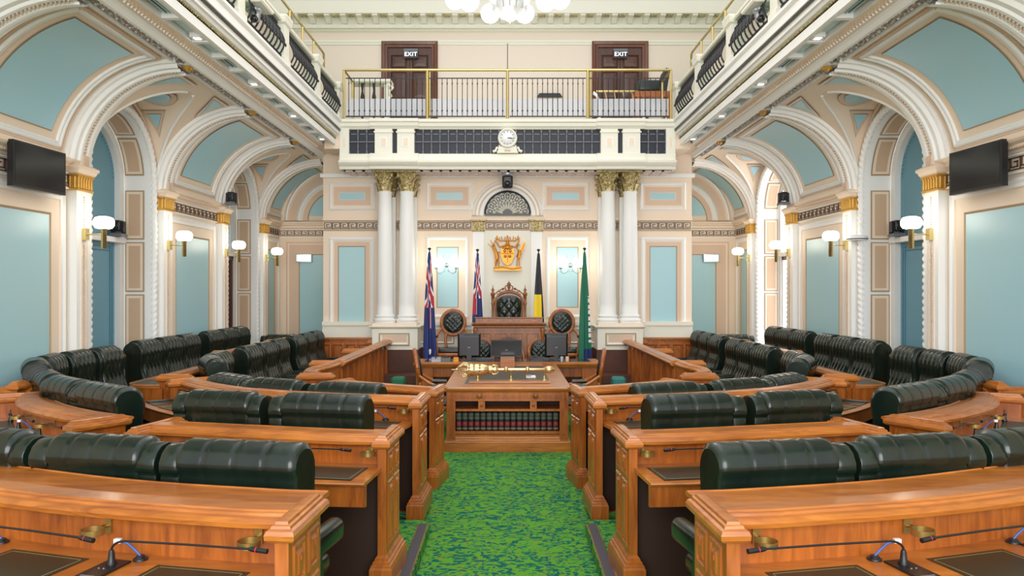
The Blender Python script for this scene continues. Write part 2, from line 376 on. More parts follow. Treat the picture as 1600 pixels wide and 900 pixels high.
def vault_window(v, c):
    h2 = (PC[1]-PC[0])/2
    def cp(th, ph_t, u, off=0):
        x, z = cove(th, off); return (x, c+ph_t, z)
    for sg in (-1, 1):
        def fn(u, q):
            tc = math.asin(.9565); th = tc*sin(min(1, q/.8)*pi/2) if q <= .8001 else tc+(pi/2-tc)*(q-.8)/.2; sv = sin(th)/.9565+1e-9
            tg = HW*sqrt(max(0, 1-sv*sv)) if sv < 1 else 0
            t = tg+(1.25-tg)*u
            x, z = cove(th); return (x, c+sg*t, z)
        v.grid(fn, 6, 30, 'peach', True)
        # painted triangle with moulded edge against the rib
        tri = [(math.radians(82), .90), (math.radians(82), .30), (math.radians(58), .90)]
        def tp(th, t, off): x, z = cove(th, off); return (x, c+sg*t, z)
        cth = sum(a for a, _ in tri)/3; ct = sum(b for _, b in tri)/3
        for sc, off, mm in ((1.0, .012, 'line'), (.92, .02, 'white'), (.78, .026, 'peach_dark'), (.66, .03, 'blue_vault_lift')):
            P = [(cth+(a-cth)*sc, ct+(b-ct)*sc) for a, b in tri]
            pts = []
            for k in range(3):
                a, b = P[k], P[(k+1) % 3]
                for j in range(6):
                    th = a[0]+(b[0]-a[0])*j/6; t = a[1]+(b[1]-a[1])*j/6
                    if k == 1: t += .05*sin(pi*j/6)
                    pts.append(tp(th, t, off))
            v.add([tp(cth, ct, off)]+pts, [(0, 1+j, 1+(j+1) % 18) for j in range(18)], mm)
    def fx(u, q):
        ph = q*pi; thg = math.asin(.9565*sin(ph)); xg = XB+1.42*cos(thg)
        return (XW+.02+(xg-XW-.02)*u, c-HW*cos(ph), crossz(ph))
    v.grid(fx, 6, 36, 'peach', True)
    # groin ribs
    for a, b in ((.02, .47), (.53, .98)):
        pts = []
        for k in range(19):
            ph = pi*(a+(b-a)*k/18); thg = math.asin(.9565*sin(ph)); x, z = cove(thg); pts.append((x, c-HW*cos(ph), z-.005))
        v.tube(pts, .022, 5, 'white')
    # arched moulding where the cross vault meets the wall
    v.tube([(XW-.03, c-(HW-.02)*cos(pi*k/30), crossz(pi*k/30)-.03) for k in range(31)], .03, 6, 'peach_dark')
    def cz(t): return E+1.53+1.32*sqrt(max(0, 1-(t/HW)**2))
    for rx, rt, off, mm in ((.33, .38, .01, 'line'), (.315, .36, .02, 'peach_dark'), (.24, .29, .028, 'line'), (.23, .28, .034, 'blue_vault_lift')):
        pts = [(5.16+rx*cos(2*pi*k/28), c+rt*sin(2*pi*k/28), cz(rt*sin(2*pi*k/28))-off) for k in range(28)]
        v.add([(5.16, c, cz(0)-off)]+pts, [(0, 1+k, 1+(k+1) % 28) for k in range(28)], mm)
    for sg in (-1, 1):
        tri = [(5.20, .47), (5.53, .47), (5.42, .78)]; cx = 5.383; ct = .573
        for sc, off, mm in ((1.15, .012, 'line'), (1.08, .02, 'peach_dark'), (.72, .027, 'line'), (.66, .034, 'blue_vault_lift')):
            pts = [(cx+(a-cx)*sc, ct+(b-ct)*sc) for a, b in tri]
            q_ = 8; vv = []; ff = []
            for i in range(q_+1):
                for j in range(q_+1-i):
                    a = pts[0][0]+(pts[1][0]-pts[0][0])*i/q_+(pts[2][0]-pts[0][0])*j/q_; b = pts[0][1]+(pts[1][1]-pts[0][1])*i/q_+(pts[2][1]-pts[0][1])*j/q_
                    vv.append((a, c+sg*b, cz(b)-off))
            ix = lambda i, j: i*(q_+1)-i*(i-1)//2+j
            for i in range(q_):
                for j in range(q_-i):
                    ff.append((ix(i, j), ix(i+1, j), ix(i, j+1)))
                    if j < q_-i-1: ff.append((ix(i+1, j), ix(i+1, j+1), ix(i, j+1)))
            v.add(vv, ff, mm)
def vault_panel(v, a, b, ra=.2, rb=.2):
    """painted cove between rib centres a and b"""
    v.grid(lambda u, q: (cove(q*pi/2)[0], a+(b-a)*u, cove(q*pi/2)[1]), 2, 24, 'peach', True)
    t0, t1 = a+.62 if ra else a+.1, b-.62 if rb else b-.12
    r = math.radians
    def quad(t0, t1, a0, a1, off, mm, n=18):
        v.grid(lambda u, q: (cove(a0+(a1-a0)*q, off)[0], t0+(t1-t0)*u, cove(a0+(a1-a0)*q, off)[1]), 1, n, mm, True)
    quad(t0-.015, t1+.015, r(16.5), r(75.5), .008, 'line'); quad(t0, t1, r(17), r(75), .014, 'blue_vault_lift')
    for k, (g, rad, mm) in enumerate(((.16, .025, 'white'), (.21, .035, 'white'), (.27, .022, 'peach_dark'))):
        x0, x1 = t0-g, t1+g; a0, a1 = r(17)-g*.55, min(r(89), r(75)+g*.55)
        for y in (x0, x1):
            v.tube([(cove(a0+(a1-a0)*q/16, rad*.4)[0], y, cove(a0+(a1-a0)*q/16, rad*.4)[1]) for q in range(17)], rad, 5, mm)
        for an in (a0, a1):
            x, z = cove(an, rad*.4); v.tube([(x, x0, z), (x, x1, z)], rad, 5, mm)
def rib(v, c):
    prof = [(-.26, 0), (-.26, .05), (-.22, .06), (-.19, .10), (-.12, .10), (-.10, .125), (-.055, .125), (-.045, .105), (.045, .105), (.055, .125), (.10, .125), (.12, .10), (.19, .10), (.22, .06), (.26, .05), (.26, 0)]
    rings = []
    for q in range(33):
        th = q/32*pi/2; rings.append([(cove(th, o)[0], c+t, cove(th, o)[1]) for t, o in prof])
    v.loft(rings, 'white', False, False, False)
    for q in range(46):
        th = (q+.6)/46*pi/2*.97; x, z = cove(th, .115); v.dot((x, c, z), .021, 'tan')
        x, z = cove(th+.012, .118)
        for sg in (-1, 1): v.dot((x, c+sg*.03, z), .012, 'white')
def pilaster(s, c, n):
    p = MB(s, ['white'])
    p.rects(5.48, 5.62, c-.16, c+.16, [(.05, .2), (.05, .5), (.02, .53), (0, .56), (0, E+1.27)], 'white')
    # sunk bead strip on the face
    p.box(5.466, 5.48, c-.075, c-.055, .9, E+.62, 'peach'); p.box(5.466, 5.48, c+.055, c+.075, .9, E+.62, 'peach')
    for k in range(84):
        z = .93+k*.0222
        if z < E+.60: p.dot((5.472, c, z), .017, 'peach_dark'); p.dot((5.476, c+.03, z+.011), .010, 'white'); p.dot((5.476, c-.03, z+.011), .010, 'white')
    for k in range(12): p.dot((5.474, c, E+.80+k*.035), .016, 'peach_dark')
    # gilded fluted capital
    p.rects(5.47, 5.62, c-.17, c+.17, [(0, E+1.26), (.02, E+1.265), (.02, E+1.285), (0, E+1.29), (0, E+1.44), (.025, E+1.45), (.03, E+1.47)], 'gold')
    for k in range(6):
        y = c-.15+.06*k; p.tube([(5.463, y, E+1.295), (5.463, y, E+1.42), (5.445, y, E+1.45)], .02, 6, 'gold')
    for k in range(2):
        x = 5.50+.06*k; p.tube([(x, c-.17, E+1.295), (x, c-.17, E+1.44)], .02, 6, 'gold')
    p.rects(5.45, 5.62, c-.19, c+.19, [(0, E+1.47), (.02, E+1.49), (.03, E+1.52), (.05, E+1.54), (.05, E+1.57), (.03, E+1.58), (0, E+1.60)], 'peach')
    # small bracket standing on the abacus at the rib's foot
    p.box(5.44, 5.60, c-.06, c+.06, E+1.6, E+1.72, 'peach_dark')
    p.build('trim_%d' % n, kind='structure')
def wall_bay(s, w, a, b):
    """flat wall between pilaster centres a and b: framed blue panel, Greek key and cornice"""
    w.add([(XW, a, 0), (XW, b, 0), (XW, b, E+1.6), (XW, a, E+1.6)], [(0, 1, 2, 3)], 'peach')
    x0, x1 = a+.16, b-.16
    w.frame((XW, x0, 0), (0, 1, 0), (-1, 0, 0))
    L = x1-x0
    lv = [(0, 0, None), (.0, .03, 'white'), (.03, .05, 'white'), (.06, .03, 'white'), (.10, .03, 'white'), (.12, .015, 'peach'), (.28, .012, 'peach'), (.29, .02, 'line'), (.31, .008, 'line')] if L > 1.2 else [(0, 0, None), (.0, .03, 'white'), (.03, .04, 'white'), (.06, .02, 'white'), (.12, .015, 'peach'), (.13, .02, 'line'), (.145, .008, 'line')]
    g = .09 if L > 1.2 else .04
    frame_panel(w, g, L-g, .3, E+1.22, lv, 'blue')
    # frieze band
    w.box(0, L, 0, .035, E+1.27, E+1.29, 'white'); w.box(0, L, 0, .02, E+1.29, E+1.47, 'peach')
    w.box(0, L, 0, .035, E+1.465, E+1.485, 'white')
    w.frame()
    key(w, (XW-.02, x0+.02), (0, 1), L-.04, E+1.30, E+1.46, (-1, 0))
    prof = [(0, E+1.48), (.03, E+1.50), (.03, E+1.53), (.07, E+1.55), (.07, E+1.575), (.12, E+1.60), (.14, E+1.625), (.14, E+1.645), (.05, E+1.66), (.03, E+1.74), (0, E+1.76)]
    w.loft([[(XW-o, y, z) for o, z in prof] for y in (a+.1, b-.1)], 'peach', False)
    k = int(L/.045)
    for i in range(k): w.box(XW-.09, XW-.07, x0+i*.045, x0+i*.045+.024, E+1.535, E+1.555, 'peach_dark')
trim_n = [0]
def tn():
    trim_n[0] += 1; return trim_n[0]
for s in (-1, 1):
    w = MB(s, ['peach']); v = MB(s, ['peach'])
    wall_bay(s, w, PC[1], PC[2]); wall_bay(s, w, PC[3], PC[4]); wall_bay(s, w, PC[5], DE+.1)
    w.add([(XW, 1.5, 0), (XW, PC[1], 0), (XW, PC[1], E+3), (XW, 1.5, E+3)], [(0, 1, 2, 3)], 'peach')
    window_bay(s, 11.165, w, v, tn(), 'blue')
    window_bay(s, 16.16, w, v, tn(), 'dark' if s < 0 else 'day')
    # upper wall above the gallery
    w.add([(XW+.3, 1.5, E+3.55), (XW+.3, DE, E+3.55), (XW+.3, DE, 9.6), (XW+.3, 1.5, 9.6)], [(0, 1, 2, 3)], 'upper')
    w.build('wall_'+side(s), kind='structure')
    vault_window(v, (PC[0]+PC[1])/2); vault_panel(v, PC[1], PC[2]); vault_window(v, (PC[2]+PC[3])/2)
    vault_panel(v, PC[3], PC[4]); vault_window(v, (PC[4]+PC[5])/2); vault_panel(v, PC[5], DE, True, False)
    for c in PC: rib(v, c)
    # flat ceiling strip and beam over the inner edge of the vaults
    v.build('ceiling_'+side(s), kind='structure')
    for c in PC[1:]: pilaster(s, c, tn())
    # ---------------- gallery underside, cornice and floor, running the length of the room
    g = MB(s, ['white'])
    d0, d1 = 2.5, DP
    def run(prof, m, a=d0, b=d1, sm=False):
        g.loft([[(x, y, E+z) for x, z in prof] for y in (a, b)], m, True, sm)
    run([(4.30, 2.91), (4.24, 2.91), (4.24, 2.87), (4.21, 2.86), (4.21, 2.91), (4.06, 2.91), (4.06, 2.86), (4.02, 2.86), (3.98, 2.90), (3.95, 2.92), (3.95, 3.2), (4.30, 3.2)], 'white', d0, DC)
    run([(4.205, 2.905), (4.065, 2.905), (4.065, 2.899), (4.205, 2.899)], 'grey_orn', d0, DC)
    nleaf = int((DC-d0)/.07)
    for k in range(nleaf):      # running leaf band
        y = d0+k*.07
        g.dot((4.135+.03*sin(k*1.3), y, E+2.892), .026, 'grey_orn'); 
        if k % 2: g.dot((4.10, y, E+2.892), .018, 'white'); g.dot((4.17, y+.03, E+2.892), .018, 'white')
    run([(3.95, 2.92), (3.94, 2.925), (3.84, 2.985), (3.84, 3.2), (3.95, 3.2)], 'peach')
    for k in range(int((d1-d0)/.075)):  # egg and dart band
        y = d0+k*.075; g.dot((3.905, y, E+2.945), .030, 'white'); g.box(3.865, 3.93, y+.032, y+.043, E+2.935, E+2.975, 'tan')
    run([(3.84, 2.985), (3.81, 2.985), (3.81, 3.06), (3.60, 3.06), (3.60, 2.985), (3.55, 2.985), (3.55, 3.2), (3.84, 3.2)], 'white')
    y = 3.2; k = 0
    while y < d1-.6:          # coffers of the soffit: painted panels, air vents, downlights
        g.box(3.59, 3.82, y-.10, y-.02, E+2.99, E+3.07, 'white')
        if k % 3 == 1:
            g.box(3.64, 3.78, y+.02, y+.50, E+3.045, E+3.062, 'dark')
            for q in range(3): g.box(3.66+q*.045, 3.672+q*.045, y+.02, y+.50, E+3.03, E+3.05, 'blue')
        else:
            g.box(3.63, 3.78, y+.04, y+.48, E+3.04, E+3.062, 'blue')
            for q in range(10): g.box(3.62, 3.79, y-.02+q*.005, y-.018+q*.005, E+3.04, E+3.062, 'white')
        if k % 3 == 2:
            g.box(3.64, 3.78, y+.56, y+.70, E+3.0, E+3.062, 'white'); g.box(3.675, 3.745, y+.59, y+.66, E+2.995, E+3.0, 'downlight'); y += .2
        y += .62; k += 1
    run([(3.60, 2.985), (3.57, 2.98), (3.57, 3.09), (3.55, 3.10), (3.55, 3.15), (3.52, 3.16), (3.50, 3.19), (3.47, 3.20), (3.47, 3.24), (3.46, 3.25), (3.45, 3.29), (3.43, 3.30), (3.43, 3.36), (3.44, 3.37), (3.44, 3.42), (3.42, 3.43), (3.40, 3.45), (3.40, 3.49), (3.42, 3.505), (3.8, 3.51), (3.8, 3.1)], 'white')
    run([(3.448, 3.252), (3.452, 3.252), (3.45, 3.268), (3.446, 3.268)], 'dark'); run([(3.438, 3.274), (3.443, 3.274), (3.441, 3.29), (3.437, 3.29)], 'dark')
    for k in range(int((d1-d0)/.055)): g.dot((3.545, d0+k*.055, E+3.128), .021, 'gold_cap')
    g.add([(3.5, d0, E+3.565), (XW+.3, d0, E+3.565), (XW+.3, DE, E+3.565), (3.5, DE, E+3.565)], [(0, 1, 2, 3)], 'carpet')
    g.add([(4.0, DC, E+2.91), (3.44, DC, E+3.1), (3.44, DP, E+3.1), (4.2, DP, E+2.91)], [(0, 1, 2, 3)], 'peach')
    for c in PC:               # gilt bosses in the beam
        g.box(4.02, 4.24, c-.13, c+.13, E+2.87, E+2.9, 'white'); g.lathe((4.13, c, E+2.87), [(.001, -.06), (.03, -.05), (.06, -.02), (.07, 0)], 8, 'gold')
        for q in range(4): g.dot((4.13+.06*cos(q*pi/2+.6), c+.06*sin(q*pi/2+.6), E+2.85), .03, 'gold')
    g.build('trim_%d' % tn(), kind='structure')

# floor and platforms
fl = MB(1, ['carpet'])
fl.box(-7, 7, -2, DE+.5, -.1, 0, 'carpet'); fl.build('floor', kind='structure')
for s in (-1, 1):
    p = MB(s, ['carpet'])
    p.prism([(.70, -1), (.70, 6.9), (.78, 7.0), (5.6, 7.0), (5.6, -1)], 0.0, .10, 'z', 'carpet')
    p.prism([(3.3, 7.0), (3.4, 9.2), (3.4, 16.2), (5.6, 16.2), (5.6, 7.0)], 0.0, .10, 'z', 'carpet')
    p.prism([(4.1, 9.3), (4.1, 16.2), (5.6, 16.2), (5.6, 8.2), (4.9, 8.2)], .10, .20, 'z', 'carpet')
    p.build('floor_platform_'+side(s), kind='structure')
    n = MB(s, ['nosing']); n.box(.715, .79, 1.0, 6.86, .101, .108, 'nosing'); n.box(.705, .715, 1.0, 6.86, .095, .11, 'brass'); n.box(.79, .797, 1.0, 6.86, .101, .110, 'brass')
    n.build('step_nosing', label='ribbed dark step nosing strip edged in brass on the %s side of the green aisle' % side(s), cat='step edge')
dz = MB(1, ['brown'])
dz.box(-3.4, 3.4, 15.1, DC, 0, .50, 'brown'); dz.box(-3.35, 3.35, 15.12, DC, .50, .505, 'brown'); dz.build('floor_dais', kind='structure')

# ------------------------------------------------------------------ back wall block below the gallery
b = MB(1, ['peach'])
b.add([(-4, DC, 0), (4, DC, 0), (4, DC, E+3.3), (-4, DC, E+3.3)], [(0, 1, 2, 3)], 'peach')
def bf(x0, x1, z0, z1, lv, fill='blue', sk=0):
    b.frame((0, DC, E), (1, 0, 0), (0, -1, 0)); frame_panel(b, x0, x1, z0, z1, lv, fill); b.frame()
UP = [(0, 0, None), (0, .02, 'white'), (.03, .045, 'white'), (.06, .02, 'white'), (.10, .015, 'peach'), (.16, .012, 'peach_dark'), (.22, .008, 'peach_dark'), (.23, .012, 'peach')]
for s in (-1, 1):
    w2 = MB(s, ['peach'])
    # side return and recessed end wall of the aisle, with its door panel, lunette and frieze
    w2.add([(4, DC, 0), (4, DE, 0), (4, DE, E+3.3), (4, DC, E+3.3)], [(0, 1, 2, 3)], 'peach')
    w2.add([(4, DE, 0), (XW+.3, DE, 0), (XW+.3, DE, E+3.5), (4, DE, E+3.5)], [(0, 1, 2, 3)], 'peach')
    w2.frame((0, DE, E), (1, 0, 0), (0, -1, 0))
    frame_panel(w2, 4.20, 5.42, -1.8, 1.16, [(0, 0, None), (0, .03, 'peach'), (.03, .04, 'peach_dark'), (.07, .03, 'peach'), (.16, .02, 'peach_dark'), (.30, .015, 'peach_dark'), (.31, .02, 'line'), (.32, .005, 'line')], 'blue')
    w2.box(4.0, XW, 0, .03, 1.27, 1.29, 'white'); w2.box(4.0, XW, 0, .03, 1.46, 1.48, 'white')
    w2.frame()
    key(w2, (4.02, DE), (1, 0), XW-4.04, E+1.30, E+1.45, (0, -1))
    prof = [(0, E+1.48), (.04, E+1.50), (.04, E+1.55), (.09, E+1.58), (.09, E+1.60), (.12, E+1.62), (.12, E+1.65), (0, E+1.68)]
    w2.loft([[(x, DE-o, z) for o, z in prof] for x in (4.0, XW)], 'peach', False)
    def arc(r0, r1, o0, o1, m, z0=0, n=16):
        w2.grid(lambda u, q: (XB+(r0+(r1-r0)*u)*cos(q*pi/2), DE-(o0+(o1-o0)*u), E+1.68+(r0+(r1-r0)*u)*sin(q*pi/2)), 1, n, m)
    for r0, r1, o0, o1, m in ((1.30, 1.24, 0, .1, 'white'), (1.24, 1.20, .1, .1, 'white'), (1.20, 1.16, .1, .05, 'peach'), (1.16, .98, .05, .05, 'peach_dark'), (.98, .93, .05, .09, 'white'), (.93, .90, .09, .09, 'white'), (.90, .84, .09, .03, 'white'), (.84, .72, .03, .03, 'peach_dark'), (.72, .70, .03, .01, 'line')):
        arc(r0, r1, o0, o1, m)
    pts = [(4.30, DE-.012, E+1.80)]+[(XB+.70*cos(a), DE-.012, E+1.68+.70*sin(a)) for a in [math.asin(.12/.70)+(math.acos(.12/.70)-math.asin(.12/.70))*k/12 for k in range(13)]]
    w2.add(pts, [tuple(range(len(pts)))], 'blue')
    w2.build('trim_%d' % tn(), kind='structure')
    # centre block panels
    o = (lambda a, c: (a, c)) if s > 0 else (lambda a, c: (-c, -a))
    bf(*o(2.87, 3.87), 1.72, 2.32, UP, 'blue')
    bf(*o(.75, 1.77), 1.72, 2.32, UP, 'blue')
    bf(*o(2.90, 3.86), -1.5, 1.12, [(0, 0, None), (0, .03, 'white'), (.03, .05, 'white'), (.07, .03, 'white'), (.10, .02, 'peach'), (.18, .015, 'peach_dark'), (.19, .02, 'line'), (.20, .005, 'line')], 'blue')
    bf(*o(.84, 1.76), -.62, 1.14, [(0, 0, None), (0, .03, 'white'), (.03, .05, 'white'), (.07, .03, 'white'), (.10, .02, 'peach'), (.22, .015, 'peach'), (.23, .02, 'line'), (.24, .005, 'line')], 'blue')
    # pilasters flanking the niche, gilt capitals
    x0, x1 = (.51, .75) if s > 0 else (-.75, -.51)
    b.box(x0, x1, DC-.06, DC, E-.7, E+1.25, 'white')
    b.rects(x0, x1, DC-.08, DC, [(0, E+1.25), (.02, E+1.26), (0, E+1.28), (0, E+1.46), (.04, E+1.48), (.04, E+1.50)], 'gold_cap')
    for k in range(5): b.tube([(x0+.02+.05*k, DC-.085, E+1.29), (x0+.02+.05*k, DC-.085, E+1.46)], .018, 6, 'gold_cap')
    b.rects(x0, x1, DC-.08, DC, [(.05, E+1.50), (.06, E+1.52), (.06, E+1.54), (.02, E+1.56)], 'peach')
    key(b, (x1+.03 if s > 0 else -4.0+.02, DC-.015), (1, 0), 4-.8, E+1.30, E+1.46, (0, -1))
key(b, (-.48, DC-.015), (1, 0), .96, E+1.30, E+1.46, (0, -1))
b.box(-4, 4, DC-.02, DC, E+1.27, E+1.29, 'line'); b.box(-4, 4, DC-.02, DC, E+1.47, E+1.49, 'line')
b.box(-4, 4, DC-.05, DC, E+1.49, E+1.55, 'peach'); b.box(-4.05, 4.05, DC-.07, DC, E+2.42, E+2.5, 'white')
b.box(-.51, .51, DC-.02, DC, E-.7, E+1.27, 'cream')
# arch over the niche with mouldings
def ring(mb, r0, r1, y0, y1, m, c=(0, DC, E+1.60), n=28, a0=0, a1=pi):
    mb.grid(lambda u, q: (c[0]+(r0+(r1-r0)*u)*cos(a0+(a1-a0)*q), c[1]-(y0+(y1-y0)*u), c[2]+(r0+(r1-r0)*u)*sin(a0+(a1-a0)*q)), 1, n, m)
for r0, r1, y0, y1, m in ((.78, .75, 0, .07, 'white'), (.75, .72, .07, .09, 'white'), (.72, .68, .09, .05, 'peach'), (.68, .64, .05, .05, 'white'), (.64, .60, .05, .02, 'peach'), (.60, .54, .02, .02, 'white'), (.54, .51, .02, .04, 'white')):
    ring(b, r0, r1, y0, y1, m)
b.box(-.08, .08, DC-.14, DC, E+2.28, E+2.44, 'white')
# dado with panels and brown base
b.box(-4, 4, DC-.12, DC, E-.78, E-.70, 'cream'); b.box(-4, 4, DC-.08, DC, E-1.25, E-.78, 'cream'); b.box(-4, 4, DC-.1, DC, 0, E-1.25, 'brown')
for k in range(-5, 5):
    b.frame((0, DC-.08, E), (1, 0, 0), (0, -1, 0)); frame_panel(b, k*.55+.05, k*.55+.5, -1.18, -.86, [(0, 0, None), (0, .01, 'white'), (.02, .02, 'line'), (.05, .004, 'white')], 'peach_dark'); b.frame()
b.build('wall_back', kind='structure')
# fan grille
g = MB(1, ['dark'])
c = (0, DC-.045, E+1.63)
g.grid(lambda u, q: (.50*u*cos(pi*q), DC-.03, E+1.62+.50*u*sin(pi*q)), 1, 24, 'dark')
for k in range(11):
    a = pi*(k+.5)/11
    for r0, r1, wd in ((.12, .30, .035), (.30, .46, .058)):
        pts = []
        for q in range(13):
            tt = q/12*2*pi; rr = (r0+r1)/2+(r1-r0)/2*cos(tt); ww = wd*sin(tt)
            pts.append((rr*cos(a)-ww*sin(a), c[1], c[2]+rr*sin(a)+ww*cos(a)))
        g.tube(pts, .009, 4, 'cream')
    g.tube([(.1*cos(a), c[1], c[2]+.1*sin(a)), (.46*cos(a), c[1], c[2]+.46*sin(a))], .006, 4, 'cream')
    g.dot((.38*cos(a), c[1], c[2]+.38*sin(a)), .03, 'cream')
g.tube([(.495*cos(pi*k/24), c[1], c[2]+.495*sin(pi*k/24)) for k in range(25)], .02, 5, 'dark'); g.box(-.5, .5, DC-.06, DC-.03, E+1.60, E+1.64, 'dark')
g.build('fan_grille', label='half round dark grille with a pale radiating fan pattern over the niche', cat='grille')

# ------------------------------------------------------------------ portico: columns, plinths, gallery front
def capital(mb, x, y, z0, z1, r, m='gold_cap'):
    h = z1-z0
    mb.lathe((x, y, 0), [(r*.95, z0), (r*1.08, z0+.02*h), (r*.96, z0+.06*h), (r*.98, z0+.5*h), (r*1.25, z0+.85*h), (r*1.4, z0+.9*h)], 14, m)
    for row, (zz, hh, n_, of) in enumerate(((.04, .38, 8, 0), (.3, .38, 8, .39))):
        for k in range(n_):
            a = 2*pi*k/n_+of; ca, sa = cos(a), sin(a)
            pts = [(r*1.02, z0+zz*h), (r*1.12, z0+(zz+hh*.5)*h), (r*1.28, z0+(zz+hh*.85)*h), (r*1.5, z0+(zz+hh)*h), (r*1.55, z0+(zz+hh*.8)*h)]
            rings = [[(x+ca*(p-.0)-sa*q*r*.30*wf, y+sa*p+ca*q*r*.30*wf, z) for q in (-1, 0, 1)] for (p, z), wf in zip(pts, (.7, 1.1, 1.2, .8, .2))]
            mb.loft(rings, m, False, False, False)
    for k in range(4):
        a = pi/4+k*pi/2; cx, cy = x+r*1.62*cos(a), y+r*1.62*sin(a)
        mb.tube([(x+r*1.1*cos(a), y+r*1.1*sin(a), z0+.6*h), (x+r*1.4*cos(a), y+r*1.4*sin(a), z0+.86*h), (cx, cy, z0+.84*h), (cx, cy, z0+.72*h), (x+r*1.45*cos(a), y+r*1.45*sin(a), z0+.74*h)], .03, 5, m)
    for k in range(4): a = k*pi/2; mb.dot((x+r*1.35*cos(a), y+r*1.35*sin(a), z0+.93*h), .04, m)
    mb.rects(x-r*1.42, x+r*1.42, y-r*1.42, y+r*1.42, [(0, z0+.9*h), (.02, z0+.94*h), (.02, z1)], m)
for s in (-1, 1):
    for i, x in enumerate((2.11, 2.57)):
        c = MB(1, ['white']); X = s*x; Y = 16.12
        c.lathe((X, Y, 0), [(.225, E-.70), (.225, E-.665), (.235, E-.65), (.225, E-.62), (.20, E-.61), (.195, E-.58), (.21, E-.565), (.20, E-.54), (.172, E-.53), (.170, E-.3), (.165, E+.5), (.150, E+1.5), (.138, E+2.0), (.15, E+2.02), (.15, E+2.05)], 28, 'white')
        o = c.build('column', label='white round column with gilded leafy capital, %s of the pair %s of the high chair' % ('inner' if i == 0 else 'outer', side(s)), cat='column')
        k = MB(1, ['gold_cap']); capital(k, X, Y, E+2.03, E+2.47, .145); k.build('capital', o)
        q = MB(1, ['peach']); q.rects(X-.23, X+.23, Y-.23, Y+.23, [(0, E-.76), (0, E-.70)], 'peach'); q.build('base_block', o)
        pl = MB(1, ['white']); pl.box(X-.16, X+.16, DC-.14, DC, E-.7, E+1.98, 'white'); pl.box(X-.19, X+.19, DC-.17, DC, E-.7, E-.58, 'white'); pl.build('trim_%d' % tn(), kind='structure')
        k = MB(1, ['gold_cap']); capital(k, X, DC-.12, E+1.98, E+2.4, .15); k.build('trim_%d' % tn(), kind='structure')
    p = MB(s, ['cream'])
    p.rects(1.86, 2.80, 15.88, DC, [(0, .95), (0, E-.82), (.03, E-.80), (.06, E-.78), (.06, E-.76)], 'cream')
    p.rects(1.84, 2.82, 15.86, DC, [(0, 0), (0, .95)], 'brown')
    p.frame((0, 15.88, E), (1, 0, 0), (0, -1, 0)); frame_panel(p, 2.02, 2.66, -1.17, -.90, [(0, 0, None), (0, .02, 'white'), (.03, .025, 'line'), (.07, .006, 'cream')], 'peach_dark'); p.frame()
    p.build('trim_%d' % tn(), kind='structure')
g = MB(1, ['cream'])
y0 = DP
def bx(x0, x1, z0, z1, f=0, m='cream', yb=DP+.25): g.box(x0, x1, y0-f, yb, E+z0, E+z1, m)
def mould(x0, x1, prof, m='cream'):   # prof (out, z)
    g.loft([[(x, y0-o, E+z) for o, z in prof+[(-.2, prof[-1][1]), (-.2, prof[0][1])]] for x in (x0, x1)], m)
TOP = [(0, 3.30), (.02, 3.33), (.05, 3.36), (.06, 3.42), (.09, 3.44), (.09, 3.49), (.05, 3.51)]
BOT = [(.02, 2.46), (.06, 2.47), (.07, 2.52), (.12, 2.56), (.15, 2.60), (.15, 2.64), (.06, 2.66), (.04, 2.70), (.04, 2.78), (0, 2.80)]
for a, c2, e in ((-3.46, 3.46, 0), (-2.80, -1.86, .06), (1.86, 2.80, .06)):
    mould(a-e*.5, c2+e*.5, [(o+e, z) for o, z in TOP]); mould(a-e*.5, c2+e*.5, [(o+e, z) for o, z in BOT])
for x0, x1 in ((-3.46, -3.27), (-2.73, -2.37), (-2.27, -1.92), (1.92, 2.27), (2.37, 2.73), (3.27, 3.46)):
    f = .06 if abs(x0) < 2.9 else .02
    bx(x0, x1, 2.79, 3.32, f)
    if abs(x0) < 2.9:
        cx = (x0+x1)/2; g.box(cx-.07, cx+.07, y0-.066, y0-.05, E+2.93, E+3.13, 'white'); g.box(cx-.05, cx+.05, y0-.070, y0-.05, E+2.95, E+3.11, 'peach')
        g.box(x0-.02, x1+.02, y0-.08, y0, E+3.22, E+3.25, 'cream')
    else:
        cx = (x0+x1)/2; g.box(cx-.02, cx+.02, y0-.026, y0-.01, E+2.93, E+3.13, 'peach')
g.box(-2.37, -2.27, y0+.02, y0+.05, E+2.8, E+3.3, 'navy'); g.box(2.27, 2.37, y0+.02, y0+.05, E+2.8, E+3.3, 'navy')
for x0, x1, n in ((-3.27, -2.73, 3), (-1.92, 1.92, 22), (2.73, 3.27, 3)):   # dark openwork of the gallery front
    g.box(x0, x1, y0+.05, y0+.08, E+2.79, E+3.3, 'navy')
    for k in range(n+1):
        x = x0+(x1-x0)*k/n
        g.lathe((x, y0+.02, 0), [(.018, E+2.80), (.028, E+2.84), (.012, E+2.88), (.02, E+2.95), (.012, E+3.03), (.026, E+3.05), (.012, E+3.07), (.02, E+3.16), (.012, E+3.22), (.028, E+3.27), (.018, E+3.3)], 6, 'greyp')
        if k < n:
            g.box(x+.03, x+(x1-x0)/n-.03, y0+.04, y0+.05, E+3.20, E+3.22, 'greyp')
    g.box(x0, x1, y0+.015, y0+.03, E+3.035, E+3.055, 'greyp')
g.box(-3.46, 3.46, DP, DE, E+3.44, E+3.5, 'cream')
g.box(-3.40, 3.40, DP-.02, DC, E+2.46, E+2.52, 'pink_orn')
for i in range(34):
    for j in range(3): g.box(-3.35+i*.2, -3.35+i*.2+.14, DP+.05+j*.25, DP+.05+j*.25+.17, E+2.44, E+2.46, 'pink_orn')
for sx in (-1, 1):     # upper corner blocks joining the gallery sides
    g.box(min(sx*3.46, sx*3.78), max(sx*3.46, sx*3.78), DP, DC, E+2.9, E+3.5, 'peach')
g.build('trim_%d' % tn(), kind='structure')

